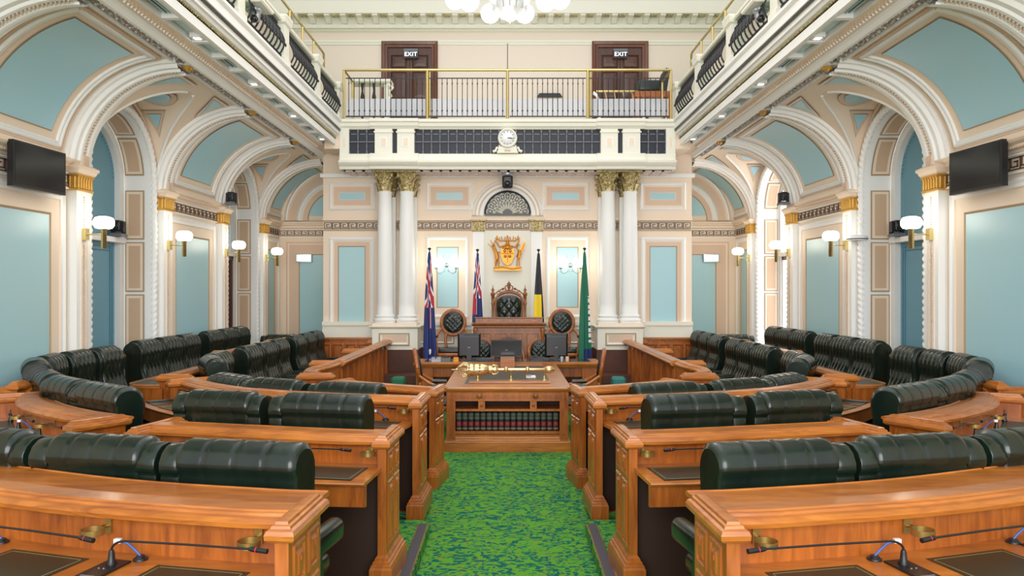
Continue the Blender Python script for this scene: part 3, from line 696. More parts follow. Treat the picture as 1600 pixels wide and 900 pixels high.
# ------------------------------------------------------------------ upper back wall, cornice
u = MB(1, ['upper'])
u.add([(-6, DE, E+3.3), (6, DE, E+3.3), (6, DE, 9.7), (-6, DE, 9.7)], [(0, 1, 2, 3)], 'upper')
def um(prof, m): u.loft([[(x, DE-o, E+z) for o, z in prof] for x in (-6, 6)], m, False)
um([(0, 5.98), (.03, 6.0), (.03, 6.03), (.05, 6.06), (.05, 6.10), (0, 6.10)], 'cream')
um([(0, 6.30), (.06, 6.33), (.06, 6.36), (.16, 6.36), (.16, 6.45)], 'cream')
um([(.10, 6.56), (.10, 6.62), (.45, 6.62), (.50, 6.9), (.55, 7.0)], 'cream'); u.add([(-6, DE-.11, E+6.45), (6, DE-.11, E+6.45), (6, DE-.11, E+6.62), (-6, DE-.11, E+6.62)], [(0, 1, 2, 3)], 'cream')
for k in range(176): x = -5.98+k*.068; u.box(x, x+.036, DE-.17, DE-.08, E+6.38, E+6.44, 'cream')
for k in range(32):
    x = -5.95+k*.385
    u.prism([(DE-.1, E+6.48), (DE-.16, E+6.46), (DE-.30, E+6.56), (DE-.42, E+6.58), (DE-.42, E+6.66), (DE-.1, E+6.66)], x, x+.13, 'x', 'cream')
    u.rects(x+.17, x+.32, DE-.36, DE-.2, [(0, E+6.60), (0, E+6.63)], 'gold_cap')
for sx in (-1, 1):
    pass
u.build('wall_upper', kind='structure')
for i, s in enumerate((-1, 1)):
    cx = -2.40 if s < 0 else 2.76
    d = MB(1, ['wood_red'])
    d.frame((cx, DE, E), (1, 0, 0), (0, -1, 0))
    lv = [(0, 0, None), (0, .05, 'wood_red'), (.03, .08, 'wood_red'), (.08, .07, 'wood_red'), (.10, .05, 'wood_red'), (.15, .045, 'wood_red'), (.16, .005, 'wood_recess_shade')]
    frame_panel(d, -.69, .69, 3.40, 6.08, lv, 'wood_recess_shade')
    for px in (-1, 1):
        for z0, z1 in ((3.6, 4.55), (4.65, 5.35), (5.42, 5.75)):
            a, c2 = sorted((px*.06, px*.46)); frame_panel(d, a, c2, z0, z1, [(0, .006, None), (.03, .03, 'wood_recess_shade'), (.05, .012, 'wood_recess_shade'), (.12, .022, 'wood_recess_shade')], 'wood_recess_shade')
    d.box(-.008, .008, .004, .02, 3.5, 5.86, 'inside')
    d.frame(); d.build('door_%d' % (i+1), kind='structure')
# ================================================================== MEMBERS' DESKS
def smooth_path(pts, n=26):
    if len(pts) == 2: return [(pts[0][0]+(pts[1][0]-pts[0][0])*i/n, pts[0][1]+(pts[1][1]-pts[0][1])*i/n) for i in range(n+1)]
    P = [(2*pts[0][0]-pts[1][0], 2*pts[0][1]-pts[1][1])]+pts+[(2*pts[-1][0]-pts[-2][0], 2*pts[-1][1]-pts[-2][1])]
    out = []
    segs = len(pts)-1
    for k in range(n+1):
        g = k/n*segs; i = min(int(g), segs-1); t = g-i
        a, b, c, d = P[i:i+4]
        out.append(tuple(.5*((2*b[j])+(-a[j]+c[j])*t+(2*a[j]-5*b[j]+4*c[j]-d[j])*t*t+(-a[j]+3*b[j]-3*c[j]+d[j])*t**3) for j in (0, 1)))
    return out
def at_len(path, L):
    acc = 0
    for i in range(len(path)-1):
        a, b = path[i], path[i+1]; l = sqrt((b[0]-a[0])**2+(b[1]-a[1])**2)
        if acc+l >= L or i == len(path)-2:
            t = (L-acc)/l; tx, ty = (b[0]-a[0])/l, (b[1]-a[1])/l
            return (a[0]+(b[0]-a[0])*t, a[1]+(b[1]-a[1])*t), (tx, ty), (ty, -tx)
        acc += l
def plen(p): return sum(sqrt((p[i+1][0]-p[i][0])**2+(p[i+1][1]-p[i][1])**2) for i in range(len(p)-1))
CAPP = [(-.10, -.075), (-.12, -.06), (-.125, -.04), (-.115, -.024), (-.095, -.020), (-.09, -.008), (-.075, -.006), (-.07, 0), (.05, 0), (.055, -.008), (.075, -.010), (.08, -.022), (.105, -.026), (.125, -.045), (.12, -.066), (.09, -.078), (.07, -.078), (.06, -.085), (-.09, -.085)]
def fix_capital(pts): return pts
def end_post(s, parent, O, t, n, fl, zt, near=.40, far=-.13, sg=-1, body=True):
    """end panel of a desk; t = direction along the desk, n = towards the sitter; sg = which t side is the outer face"""
    p = MB(s, ['wood']); p.frame((O[0], O[1], 0), (t[0], t[1], 0), (n[0], n[1], 0))
    HB = .03
    p.rects(-HB, HB, far, near, [(0, fl+.20), (0, zt-.09)], 'wood')
    # raised and fielded panels on the outer face
    hgt = zt-.09-fl-.26; L = near-far
    for k in range(2):
        y0 = far+.04+k*(L-.05)/2; y1 = y0+(L-.05)/2-.04
        for z0, z1 in ((fl+.26, fl+.26+hgt*.66), (fl+.26+hgt*.70, zt-.12)):
            fx = sg*HB
            for (i0, h0), (i1, h1) in (((0, 0), (.008, .010)), ((.008, .010), (.022, .010)), ((.022, .010), (.028, -.004)), ((.04, 0), (.055, .014))):
                a = [(fx+sg*h0, y0+i0, z0+i0), (fx+sg*h0, y1-i0, z0+i0), (fx+sg*h0, y1-i0, z1-i0), (fx+sg*h0, y0+i0, z1-i0)]
                c = [(fx+sg*h1, y0+i1, z0+i1), (fx+sg*h1, y1-i1, z0+i1), (fx+sg*h1, y1-i1, z1-i1), (fx+sg*h1, y0+i1, z1-i1)]
                p.add(a+c, [(i, (i+1) % 4, 4+(i+1) % 4, 4+i) for i in range(4)], 'wood')
            i1 = .055; h1 = .014
            p.add([(fx+sg*h1, y0+i1, z0+i1), (fx+sg*h1, y1-i1, z0+i1), (fx+sg*h1, y1-i1, z1-i1), (fx+sg*h1, y0+i1, z1-i1)], [(0, 1, 2, 3)], 'wood')
            p.box(*sorted((fx+sg*.014, fx+sg*.02)), (y0+y1)/2-.012, (y0+y1)/2+.012, z1-.085, z1-.06, 'wood')
    po = p.build('end_post', parent)
    c = MB(s, ['wood_h']); c.frame((O[0], O[1], 0), (t[0], t[1], 0), (n[0], n[1], 0))
    c.rects(-HB, HB, far, near, [(0, zt-.09), (.022, zt-.082), (.034, zt-.07), (.036, zt-.05), (.028, zt-.032), (.014, zt-.026), (.011, zt-.014), (.0, zt-.010), (-.003, zt+.002), (-.018, zt+.004)], 'wood_h')
    c.build('post_cap', po)
    q = MB(s, ['wood']); q.frame((O[0], O[1], 0), (t[0], t[1], 0), (n[0], n[1], 0))
    q.rects(-HB, HB, far, near, [(.05, fl), (.05, fl+.13), (.042, fl+.145), (.042, fl+.155), (.03, fl+.165), (.03, fl+.178), (.016, fl+.19), (.016, fl+.20), (.004, fl+.215), (0, fl+.22)], 'wood')
    q.build('plinth', po)
def mat_inlay(s, parent, O, t, n, z, w=.46, d0=.14, d1=.50):
    m = MB(s, ['mat']); m.frame((O[0], O[1], z), (t[0], t[1], 0), (n[0], n[1], 0))
    m.box(-w/2, w/2, d0, d1, 0, .004, 'mat')
    for a, b, c, d in ((-w/2+.02, w/2-.02, d0+.02, d0+.026), (-w/2+.02, w/2-.02, d1-.026, d1-.02), (-w/2+.02, -w/2+.026, d0+.02, d1-.02), (w/2-.026, w/2-.02, d0+.02, d1-.02)):
        m.box(a, b, c, d, .004, .0048, 'matline')
    m.build('leather_inlay', parent)
def cup_ring(s, parent, O, t, n, z):
    c = MB(s, ['brass_dull']); c.frame((O[0], O[1], z), (t[0], t[1], 0), (n[0], n[1], 0))
    c.box(-.018, .018, .035, .05, -.035, .035, 'brass_dull'); c.tube([(0, .05, 0), (0, .075, .006), (0, .09, 0)], .008, 6, 'brass_dull')
    cy = .145; R = .052
    for r0, r1 in ((R, R-.004),):
        c.loft([[(R*cos(a), cy+R*sin(a), z_) for a in [2*pi*k/20 for k in range(20)]] for z_ in (-.014, .014)], 'brass_dull', False, True)
        c.loft([[(r1*cos(a), cy+r1*sin(a), z_) for a in [2*pi*k/20 for k in range(20)]] for z_ in (-.014, .014)], 'brass_dull', False, True)
        c.loft([[(r*cos(a), cy+r*sin(a), .014) for a in [2*pi*k/20 for k in range(20)]] for r in (R, r1)], 'brass_dull', False, False)
    c.build('cup_holder', parent)
DROP = .22
def desk(s, key_, path, fl, zt, label, cat='desk', mats=(), cups=(), ledge=True, depth=.56, ends=(1, 1), group=None, post=((-.30, .22), (-.30, .22)), pn=None, drop=DROP):
    path = smooth_path(path); L = plen(path)
    root = thing('parliament_bench_desk', (0, 0, 0), label, cat, group)
    b = MB(s, ['wood']); b.sweep([(-.045, fl), (-.045, zt-.07), (.035, zt-.07), (.035, fl)], path, 'wood'); b.build('back_panel', root)
    c = MB(s, ['wood_h']); c.sweep([(x, zt+z) for x, z in CAPP], path, 'wood_h'); c.build('cap_rail', root)
    if ledge:
        lw = ledge if ledge is not True else .16
        c = MB(s, ['wood_h']); c.sweep([(-.10-lw, zt-.055), (-.115-lw, zt-.04), (-.105-lw, zt-.028), (-.085-lw, zt-.024), (-.08-lw, zt-.03), (-.15, zt-.03), (-.145, zt-.024), (-.04, zt-.024), (-.04, zt-.055)], path, 'wood_h'); c.build('rear_ledge', root)
    zd = zt-drop
    if depth:
        c = MB(s, ['wood_h']); c.sweep([(.03, zd-.03), (.03, zd), (depth, zd-.008), (depth+.012, zd-.015), (depth, zd-.03)], path, 'wood_h'); dt = c.build('desktop', root)
        c = MB(s, ['wood']); c.sweep([(depth-.05, zd-.17), (depth-.05, zd-.03), (depth-.02, zd-.03), (depth-.02, zd-.17)], path, 'wood'); c.build('apron', root)
        c = MB(s, ['inside']); c.sweep([(.036, fl+.02), (.036, zd-.04), (.05, zd-.04), (.05, fl+.02)], path, 'inside'); c.build('knee_panel', root)
        for m in mats:
            O, t, n = at_len(path, m); mat_inlay(s, dt, O, t, n, zd-.004, d1=depth-.07)
    for m in cups:
        O, t, n = at_len(path, m); cup_ring(s, root, O, t, n, zt-.125)
    if ends[0]:
        O, t, n = at_len(path, 0)
        if pn: q_ = sqrt(1+pn*pn); t, n = (1/q_, pn/q_), (pn/q_, -1/q_)
        end_post(s, root, O, t, n, fl, zt, sg=-1, far=post[0][0], near=post[0][1])
    if ends[1]:
        O, t, n = at_len(path, L); end_post(s, root, O, t, n, fl, zt, sg=1, far=post[1][0], near=post[1][1])
    return root, path, zd
MICROOT = {}
def mic(s, path, a, zd, label, n_off=.12, aim=-1, L=.62, plate=True, swing=.08):
    O, t, n = at_len(path, a)
    x, y = O[0]+n[0]*n_off, O[1]+n[1]*n_off
    root = thing('gooseneck_microphone', (s*x, y, zd-.002), label, 'microphone', 'gooseneck microphones on the desks')
    T = (t[0]*aim, t[1]*aim)
    def P(a_, b_, z): return (T[0]*a_+n[0]*b_, T[1]*a_+n[1]*b_, z)
    m = MB(s, ['dark'])
    if plate:
        m.frame((0, 0, 0), (t[0], t[1], 0), (n[0], n[1], 0)); m.box(-.055, .055, -.06, .32, .002, .010, 'dark'); m.dot((-.01, .06, .011), .006, 'greyp'); m.dot((.015, .06, .011), .006, 'greyp')
        for q in range(5): m.box(-.035, .035, .14+q*.02, .15+q*.02, .010, .0115, 'greyp')
        m.frame()
    m.lathe((0, 0, 0), [(.022, .002), (.024, .012), (.016, .03), (.013, .06), (.010, .075)], 10, 'dark'); m.build('base', root)
    g = MB(s, ['dark']); pts = [P(0, 0, .07)]
    for k in range(8):
        q = k/7*pi/2; pts.append(P(.085*(1-cos(q)), 0, .075+.045*sin(q)))
    pts.append(P(.085+(L-.17)*.5, swing*.5*.0, .128)); pts.append(P(L-.085, swing*0, .132)); g.tube(pts, .0055, 6, 'dark'); g.build('gooseneck', root)
    h = MB(s, ['dark']); h.tube([P(L-.09, 0, .132), P(L-.07, 0, .132), P(L, 0, .128)], lambda t_: .006+.006*min(1, t_*3), 8, 'dark'); h.tube([P(L-.055, 0, .1315), P(L-.05, 0, .131)], .0125, 8, 'f_red'); h.build('capsule', root)
    return root
def cable(s, path, a, n_off, zd, label):
    O, t, n = at_len(path, a); x, y = O[0]+n[0]*n_off, O[1]+n[1]*n_off
    root = thing('network_cable', (s*x, y, zd), label, 'cable')
    m = MB(s, ['dark']); m.lathe((0, 0, 0), [(.034, 0), (.034, .006), (.024, .012), (.018, .02)], 12, 'dark'); m.build('grommet', root)
    m = MB(s, ['bluecable']); m.tube([(0, 0, .015), (.02, 0, .04), (.06, 0, .075), (.09, -.01, .09)], .0055, 6, 'bluecable'); m.box(.085, .115, -.02, 0, .08, .10, 'paper'); m.build('lead', root)

# ================================================================== LEATHER SEATS
def seat_profile():
    # (y forward, z) closed loop of the backrest section, clockwise from the rear foot
    front = [(.40, .44), (.395, .52), (.37, .62), (.325, .72), (.285, .82), (.262, .90), (.255, .97), (.262, 1.04), (.270, 1.12), (.262, 1.19), (.235, 1.25), (.19, 1.29), (.13, 1.305), (.065, 1.295), (.02, 1.262), (-.008, 1.21), (-.012, 1.165), (.0, 1.142), (.012, 1.132), (.008, 1.12), (.012, .9), (.04, .6), (.06, .40)]
    return [(y, z*.97) for y, z in front]
def leather_back(w, lo=0, taper=.0, tuft=True, xc=0):
    """backrest as a closed skin; u across, v along section"""
    m = MB(1, ['leather']); pr = seat_profile()
    # resample
    P = []; n = 64
    seg = [sqrt((pr[i+1][0]-pr[i][0])**2+(pr[i+1][1]-pr[i][1])**2) for i in range(len(pr)-1)]; T = sum(seg)
    for k in range(n+1):
        l = k/n*T; i = 0
        while i < len(seg)-1 and l > seg[i]: l -= seg[i]; i += 1
        f = l/seg[i]; P.append((pr[i][0]+(pr[i+1][0]-pr[i][0])*f, pr[i][1]+(pr[i+1][1]-pr[i][1])*f))
    nu = 40 if tuft else 8
    rings = []
    for iu in range(nu+1):
        u = iu/nu; x = xc+(u-.5)*w; edge = min(u, 1-u)*2
        e = min(1, edge/.10); e = sqrt(max(0, 1-(1-e)**2)); sc = .85+.15*e
        ring = []
        for k, (y, z) in enumerate(P):
            a = P[max(0, k-1)]; b = P[min(n, k+1)]
            nx, nz = b[1]-a[1], -(b[0]-a[0]); L = sqrt(nx*nx+nz*nz) or 1
            # outward normal of a loop travelled upward on the front then over the top
            ox, oz = nx/L, nz/L
            cy, cz = .15, z if z < 1.1 else 1.13
            yy = cy+(y-cy)*sc; zz = z if z < 1.12 else 1.12+(z-1.12)*(.75+.25*e)
            d = 0
            v = k/n
            if tuft:
                if v < .36:        # diamond-buttoned lower front
                    zg = z*9.5; tri = abs((zg % 2)-1)
                    ph = u*4.5+(tri-.5)*.5
                    d = .026*(abs(sin(pi*ph))**.6)-.013
                    amp = .5+.5*abs(cos(pi*zg*.5)); d *= .8+.4*amp
                elif v < .50:      # straight channels running up over the roll
                    ph = u*4.5+.25
                    fall = 1 if v < .42 else max(0, (.50-v)/.08)
                    d = (.022*(abs(sin(pi*ph))**.55)-.012)*fall
                if .44 < v < .66:       # stitched creases on top of the roll
                    for uc in (.25, .5, .75):
                        q = (u-uc)*w/.007
                        d -= .007*math.exp(-q*q)
            ring.append((x, yy+ox*d*e, zz-lo+oz*d*e))
        rings.append(ring)
    nV = n+1; vs = [p for r in rings for p in r]; base = len(m.v)
    fs = []; ms = []
    for i in range(nu):
        for k in range(n):
            fs.append((i*nV+k, i*nV+k+1, (i+1)*nV+k+1, (i+1)*nV+k))
    m.add(vs, [], 'leather')
    for j, f in enumerate(fs):
        k = j % n; m.f.append(f); m.m.append(m.mi('leather_bk' if k/n > .80 else 'leather')); m.sm.append(True)
    for r in (rings[0], rings[-1]): m.add(r, [tuple(range(nV))], 'leather')
    return m
def soft_box(m, x0, x1, y0, y1, z0, z1, r, mt):
    n = 4; rings = []
    lv = [(z0+r-r*cos(a), r-r*sin(a)) for a in [pi/2*k/n for k in range(n+1)]]+[(z1-r+r*sin(a), r-r*cos(a)) for a in [pi/2*k/n for k in range(n+1)]]
    for z, ins in lv:
        ring = []
        for cx, cy, a0 in ((x1-r, y1-r, 0), (x0+r, y1-r, pi/2), (x0+r, y0+r, pi), (x1-r, y0+r, 1.5*pi)):
            for k in range(4):
                a = a0+pi/2*k/3; ring.append((cx+(r-ins)*cos(a), cy+(r-ins)*sin(a), z))
        rings.append(ring)
    m.loft(rings, mt, True, True)
def make_seat(end=0):
    root = thing('leather_bench_seat', (0, 0, 0), 'x', 'seat')
    leather_back(.60 if not end else .71, xc=end*.045).build('backrest', root)
    for s in (-1, 1):
        wg = MB(1, ['leather']) if s != end else MB(1, ['leather']); pr = seat_profile()
        for j, sc in enumerate((0,) if s != end else ()):
            xs = [(.285, .93), (.295, .975), (.34, .985), (.399, .985), (.402, .975), (.404, .95)]
            rings = []
            for x, k in xs: rings.append([(s*x, .14+(y-.14)*k*.96, (z-.022) if z < 1.08 else 1.058+(z-1.08)*k*.97) for y, z in pr])
            wg.loft(rings, 'leather', True, True)
        if s != end: wg.build('side_wing', root)
        am = MB(1, ['leather'])
        soft_box(am, *sorted((s*.285, s*.40)), .28, .70, .55, .70, .05, 'leather')
        am.box(*sorted((s*.325, s*.36)), .36, .40, .3, .62, 'dark')
        am.build('armrest', root)
    st = MB(1, ['leather']); soft_box(st, -.29, .29, .22, .74, .34, .47, .05, 'leather'); st.build('seat_cushion', root)
    bs = MB(1, ['inside']); bs.box(-.24, .24, .26, .62, .08, .34, 'inside'); bs.box(-.30, .30, .1, .66, 0, .08, 'inside'); bs.build('base', root)
    return root
SEATS = {k: [make_seat(k), True] for k in (0, 1, -1)}
def put_seat(s, u, d, fu, fd, fl, label, group=None, dz=0, end=0, sx=1):
    fx, fy = s*fu, fd; rz = atan2(-fx, fy)
    pr_ = SEATS[end*-s]
    if pr_[1]:
        pr_[1] = False; r = pr_[0]; r.location = (s*u, d, fl+dz); r.rotation_euler = (0, 0, rz); r['label'] = label
    else: r = dup(pr_[0], (s*u, d, fl+dz), rz, label)
    if group: r['group'] = group
    r.scale = (sx, 1, 1)
    return r
for s in (-1, 1):
    sd = side(s)
    # ---- desks, nearest row first
    D1 = desk(s, 'R1', [(.957, 3.525), (1.3, 3.57), (2.2, 3.79), (3.3, 4.23)], .10, 1.20, 'front-most curved timber desk %s of the aisle, nearest the camera' % sd,
              mats=(.38, 1.19, 2.0), cups=(.17, .95, 1.75), ledge=.30, ends=(1, 0), post=((-.23, .23), (0, 0)), pn=.055, drop=.25)
    D2 = desk(s, 'R2', [(.88, 5.57), (1.25, 5.61), (1.9, 5.76), (2.75, 5.97)], .10, 1.16, 'second curved timber desk from the camera, %s of the aisle' % sd,
              mats=(.31, 1.05, 1.66), cups=(.10, .74, 1.36), ledge=.16, post=((-.33, .145), (-.30, .22)), pn=.057)
    D3 = desk(s, 'R3', [(.85, 7.37), (1.7, 7.58), (2.62, 7.92), (3.2, 8.35), (3.68, 8.88)], .06, 1.17, 'third timber desk from the camera, %s of the aisle' % sd,
              mats=(.35, 1.1, 1.85, 2.6, 3.1), cups=(.10, 1.3, 2.1, 3.1), ledge=.14, post=((-.334, .214), (-.30, .22)), pn=.03)
    D4 = desk(s, 'R4', [(.815, 8.68), (1.4, 8.98), (2.08, 9.40)], 0, 1.09, 'short low timber desk %s of the aisle, nearest the book-lined table' % sd,
              mats=(.4, 1.1), cups=(.7,), ledge=.12, post=((-.30, .174), (-.25, .2)), pn=.145)
    D5 = desk(s, 'R2o', [(3.20, 6.17), (3.8, 6.55), (4.35, 7.05), (4.72, 7.6)], .10, 1.18, 'curved timber desk against the %s wall side, under the wall television' % sd,
              mats=(.35, 1.0, 1.6), cups=(.75, 1.35), ledge=.10, post=((-.12, .30), (-.1, .30)))
    # desks serving the wall seats: straight, along the depth of the room, rounded near end
    for nm, a, bq, lab in (('o', 9.35, 16.0, 'long straight timber desk with rounded end before the %s wall seats' % sd),):
        root = thing('long_straight_desk', (0, 0, 0), lab, 'desk')
        P = [(4.13, a), (4.13, bq)]
        b_ = MB(s, ['wood']); b_.box(4.10, 4.16, a, 11.0, .2, 1.10, 'wood'); b_.box(4.10, 4.16, 11.0, bq, .2, 1.24, 'wood'); b_.build('back_panel', root)
        c = MB(s, ['wood_h']); c.loft([[(4.13+x, y, 1.30+z) for x, z in CAPP] for y in (11.0, bq)], 'wood_h'); c.loft([[(4.13+x*.8, y, 1.16+z) for x, z in CAPP] for y in (a, 11.0)], 'wood_h'); c.build('cap_rail', root)
        c = MB(s, ['wood_h']); pts = [(4.13, bq), (4.66, bq)]+[(4.20+.46*cos(q), 9.55-.42*sin(q)) for q in [pi/2*k/10 for k in range(11)]]+[(4.13, 9.13)]
        c.loft([[(x, y, z) for x, y in pts] for z in (1.02, 1.05)], 'wood_h'); dt = c.build('desktop', root)
        c = MB(s, ['wood']); c.loft([[(x-.02, y+.01, z) for x, y in pts] for z in (.86, 1.02)], 'wood'); c.build('apron', root)
        for k in range(8): mat_inlay(s, dt, (4.13, 9.55+.78*k), (0, 1), (1, 0), 1.049, .5, .12, .46)
        end_post(s, root, (3.97, 9.20), (0, 1), (1, 0), .1, 1.18, near=.19, far=-.17, sg=-1)
        for y in (11.0+.62*0, 13.42):
            end_post(s, root, (4.13, y), (0, 1), (1, 0), .1, 1.32, near=.08, far=-.08, sg=-1)
    # inner rail desks facing the centre of the room
    for i, (a, bq) in enumerate(((11.3, 13.55), (13.65, 15.95))):
        root = thing('panelled_rail_desk', (0, 0, 0), ('nearer' if i == 0 else 'farther')+' straight panelled timber desk rail in front of the %s inner seats' % sd, 'desk')
        b_ = MB(s, ['wood']); b_.box(2.50, 2.55, a, bq, 0, 1.09, 'burl')
        for k in range(6):
            y = a+(bq-a)*k/5; b_.box(2.44, 2.50, y-.05, y+.05, 0, 1.09, 'wood'); b_.box(2.425, 2.44, y-.025, y+.025, .12, 1.02, 'wood')
        b_.box(2.43, 2.50, a, bq, 0, .14, 'wood'); b_.build('front_panel', root)
        c = MB(s, ['wood_h']); c.loft([[(2.50+x, y, 1.16+z) for x, z in CAPP] for y in (a-.06, bq)], 'wood_h'); c.build('cap_rail', root)
        c = MB(s, ['wood_h']); c.box(2.55, 3.02, a, bq, .90, .93, 'wood_h'); dt = c.build('desktop', root)
        for k in range(3): mat_inlay(s, dt, (2.5, a+.4+.75*k), (0, 1), (1, 0), .929, .5, .1, .46)
        for y in ((a+.02, bq) if i == 0 else (bq,)):
            end_post(s, root, (2.70, y), (0, 1), (1, 0), .0, 1.15, near=.18, far=-.16, sg=-1)
    root = thing('curved_rail_end', (0, 0, 0), 'curved S-shaped timber rail at the near end of the %s inner desk rail' % sd, 'desk')
    cp_ = smooth_path([(2.50, 11.2), (2.53, 10.7), (2.60, 10.25), (2.54, 9.85), (2.38, 9.66)], 24)
    c = MB(s, ['wood_h']); c.sweep([(x*.62, 1.16+z) for x, z in CAPP], cp_, 'wood_h'); c.build('cap_rail', root)
    c = MB(s, ['burl']); c.sweep([(-.04, 0), (-.04, 1.09), (.04, 1.09), (.04, 0)], cp_, 'burl')
    for k in range(5):
        O, t, n = at_len(cp_, .15+.33*k); c.frame((O[0], O[1], 0), (t[0], t[1], 0), (n[0], n[1], 0)); c.box(-.03, .03, -.06, -.03, .1, 1.05, 'wood'); c.box(-.03, .03, .03, .06, .1, 1.05, 'wood'); c.frame()
    c.build('front_panel', root)
    end_post(s, root, (2.38, 9.62), (0, 1), (1, 0), 0, 1.15, near=.22, far=-.18, sg=-1)
    # side fence by the wall behind the outer curved desk, and timber screens
    f = MB(s, ['wood']); f.box(4.98, 5.45, 8.02, 8.08, .1, 1.12, 'wood')
    o = f.build('low_timber_screen', label='short low timber screen closing the gap to the %s wall by the television' % sd, cat='screen')
    c = MB(s, ['wood_h']); c.loft([[(x, 8.05+q, 1.18+z) for q, z in CAPP] for x in (4.93, 5.46)], 'wood_h'); c.build('cap_rail', o)
    o = thing('timber_post', (0, 0, 0), 'small capped timber post by the %s wall beneath the television' % sd, 'post'); end_post(s, o, (5.0, 7.86), (1, 0), (0, -1), .1, 1.26, near=.08, far=-.08)
    for y, lab in ((10.58, 'capped timber post at the near end of the first straight trio of %s wall seats' % sd), (13.25, 'capped timber post between the two straight trios of %s wall seats' % sd)):
        o = thing('timber_post', (0, 0, 0), lab, 'post'); end_post(s, o, (5.38, y), (1, 0), (0, -1), .2, 1.33, near=.08, far=-.08)
    f = MB(s, ['burl']); f.box(2.88, 4.0, 16.25, 16.30, .1, 1.14, 'burl')
    for k in range(4):
        f.frame((0, 16.25, 0), (1, 0, 0), (0, -1, 0)); frame_panel(f, 2.92+.27*k, 3.16+.27*k, .3, 1.06, [(0, 0, None), (0, .02, 'wood'), (.03, .03, 'wood'), (.05, .005, 'wood')], 'burl'); f.frame()
    o = f.build('panelled_timber_screen', label='panelled timber screen low against the back wall, %s of the column plinth' % sd, cat='screen')
    c = MB(s, ['wood_h']); c.box(2.86, 4.02, 16.20, 16.34, 1.14, 1.18, 'wood_h'); c.build('cap_rail', o)
    # ---- seats
    G = 'green leather bench seats'
    row = {1: 'backing the front-most desk', 2: 'backing the second desk', 3: 'backing the third desk'}
    for k, (u, d, m_) in enumerate(((1.52, 4.14, .19), (2.345, 4.31, .20), (3.18, 4.53, .28))):
        put_seat(s, u, d, -m_, 1, .10, '%s seat from the aisle in the nearest row %s of the aisle, seen from behind' % (('first', 'second', 'third')[k], sd), G, end=1 if k == 0 else 0)
    for k, (u, d, m_) in enumerate(((1.52, 6.06, .20), (2.38, 6.24, .25))):
        put_seat(s, u, d, -m_, 1, .10, '%s seat of the two in the middle row %s of the aisle' % (('aisle-side', 'outer')[k], sd), G, end=1 if k == 0 else 0)
    for k, (u, d, m_) in enumerate(((1.69, 7.80, .30), (2.52, 8.14, .5), (3.18, 8.60, .85))):
        put_seat(s, u, d, -m_, 1, -.02, '%s low-showing seat top from the aisle behind the third desk on the %s' % (('first', 'second', 'third')[k], sd), G, end=1 if k == 0 else 0)
    for k, (u, d, fu, fd) in enumerate(((3.80, 9.55, -1, .55), (4.02, 10.28, -1, .1))):
        put_seat(s, u, d, fu, fd, .10, '%s of the two tufted seats at the curve of the inner %s row' % (('rolled-end nearer', 'farther')[k], sd), G)
    for k in range(3):
        put_seat(s, 4.02, 11.48+.73*k, -1, 0, .10, '%s tufted seat of the nearer inner trio on the %s' % (('nearest', 'middle', 'farthest')[k], sd), G, sx=.87)
        put_seat(s, 4.02, 14.02+.73*k, -1, 0, .10, '%s tufted seat of the farther inner trio on the %s' % (('nearest', 'middle', 'farthest')[k], sd), G, sx=.87)
        put_seat(s, 5.40, 11.13+.71*k, -1, 0, .21, '%s seat of the nearer straight trio against the %s wall' % (('nearest', 'middle', 'farthest')[k], sd), G, sx=.86)
        put_seat(s, 5.40, 13.62+.71*k, -1, 0, .21, '%s seat of the farther straight trio against the %s wall' % (('nearest', 'middle', 'farthest')[k], sd), G, sx=.86)
    for k, (u, d, m_) in enumerate(((3.64, 6.72, .75), (4.26, 7.22, .85), (4.80, 7.80, 1.2))):
        put_seat(s, u, d, -m_, 1, .10, '%s of the curved outer %s seats, backs to the camera' % (('aisle-end first', 'second', 'third and farthest out')[k], sd), G, end=1 if k == 0 else 0)
    for k, (u, d, fu, fd) in enumerate(((5.20, 8.22, -1, .65), (5.40, 8.80, -1, .25), (5.44, 9.42, -1, .06), (5.42, 10.05, -1, 0))):
        put_seat(s, u, d, fu, fd, .19, '%s of the four seats curving along the %s wall below the first window' % (('nearest', 'second', 'third', 'farthest')[k], sd), G, sx=.78)
    put_seat(s, 4.72, 15.9, 0, 1, .0, 'lone dark seat top showing behind the inner seats in the far %s corner' % sd, G)
    # ---- microphones and cables
    mic(s, D1[1], .80, D1[2], 'large gooseneck microphone lying level over the front %s desk, nearest the aisle' % sd, .20, -1, .78)
    mic(s, D1[1], 1.60, D1[2], 'second gooseneck microphone from the aisle on the front %s desk' % sd, .20, -1, .78)
    mic(s, D2[1], .80, D2[2], 'gooseneck microphone on the second %s desk, nearest the aisle' % sd, .16, -1, .62)
    mic(s, D3[1], .76, D3[2], 'gooseneck microphone on the third %s desk near the aisle' % sd, .16, -1, .60)
    mic(s, D2[1], 1.62, D2[2], 'gooseneck microphone near the outer post of the second %s desk' % sd, .16, -1, .5)
    mic(s, D3[1], 3.2, D3[2], 'gooseneck microphone at the bent outer end of the third %s desk' % sd, .16, -1, .35)
    for k, a_ in enumerate((.75, 1.25, 1.75)):
        mic(s, D5[1], a_, D5[2], '%s gooseneck microphone on the curved desk under the %s television' % (('first', 'second', 'third')[k], sd), .16, -1, .45, False)
    cable(s, D1[1], .73, .10, D1[2], 'blue data lead beside the aisle-side microphone on the front %s desk' % sd)
    cable(s, D1[1], 1.55, .10, D1[2], 'blue data lead from a grommet beside the second microphone, front %s desk' % sd)
    cable(s, D3[1], .30, .10, D3[2], 'blue data lead on the third %s desk near the aisle' % sd)
    cable(s, D5[1], 1.1, .10, D5[2], 'blue data lead on the curved desk under the %s television' % sd)
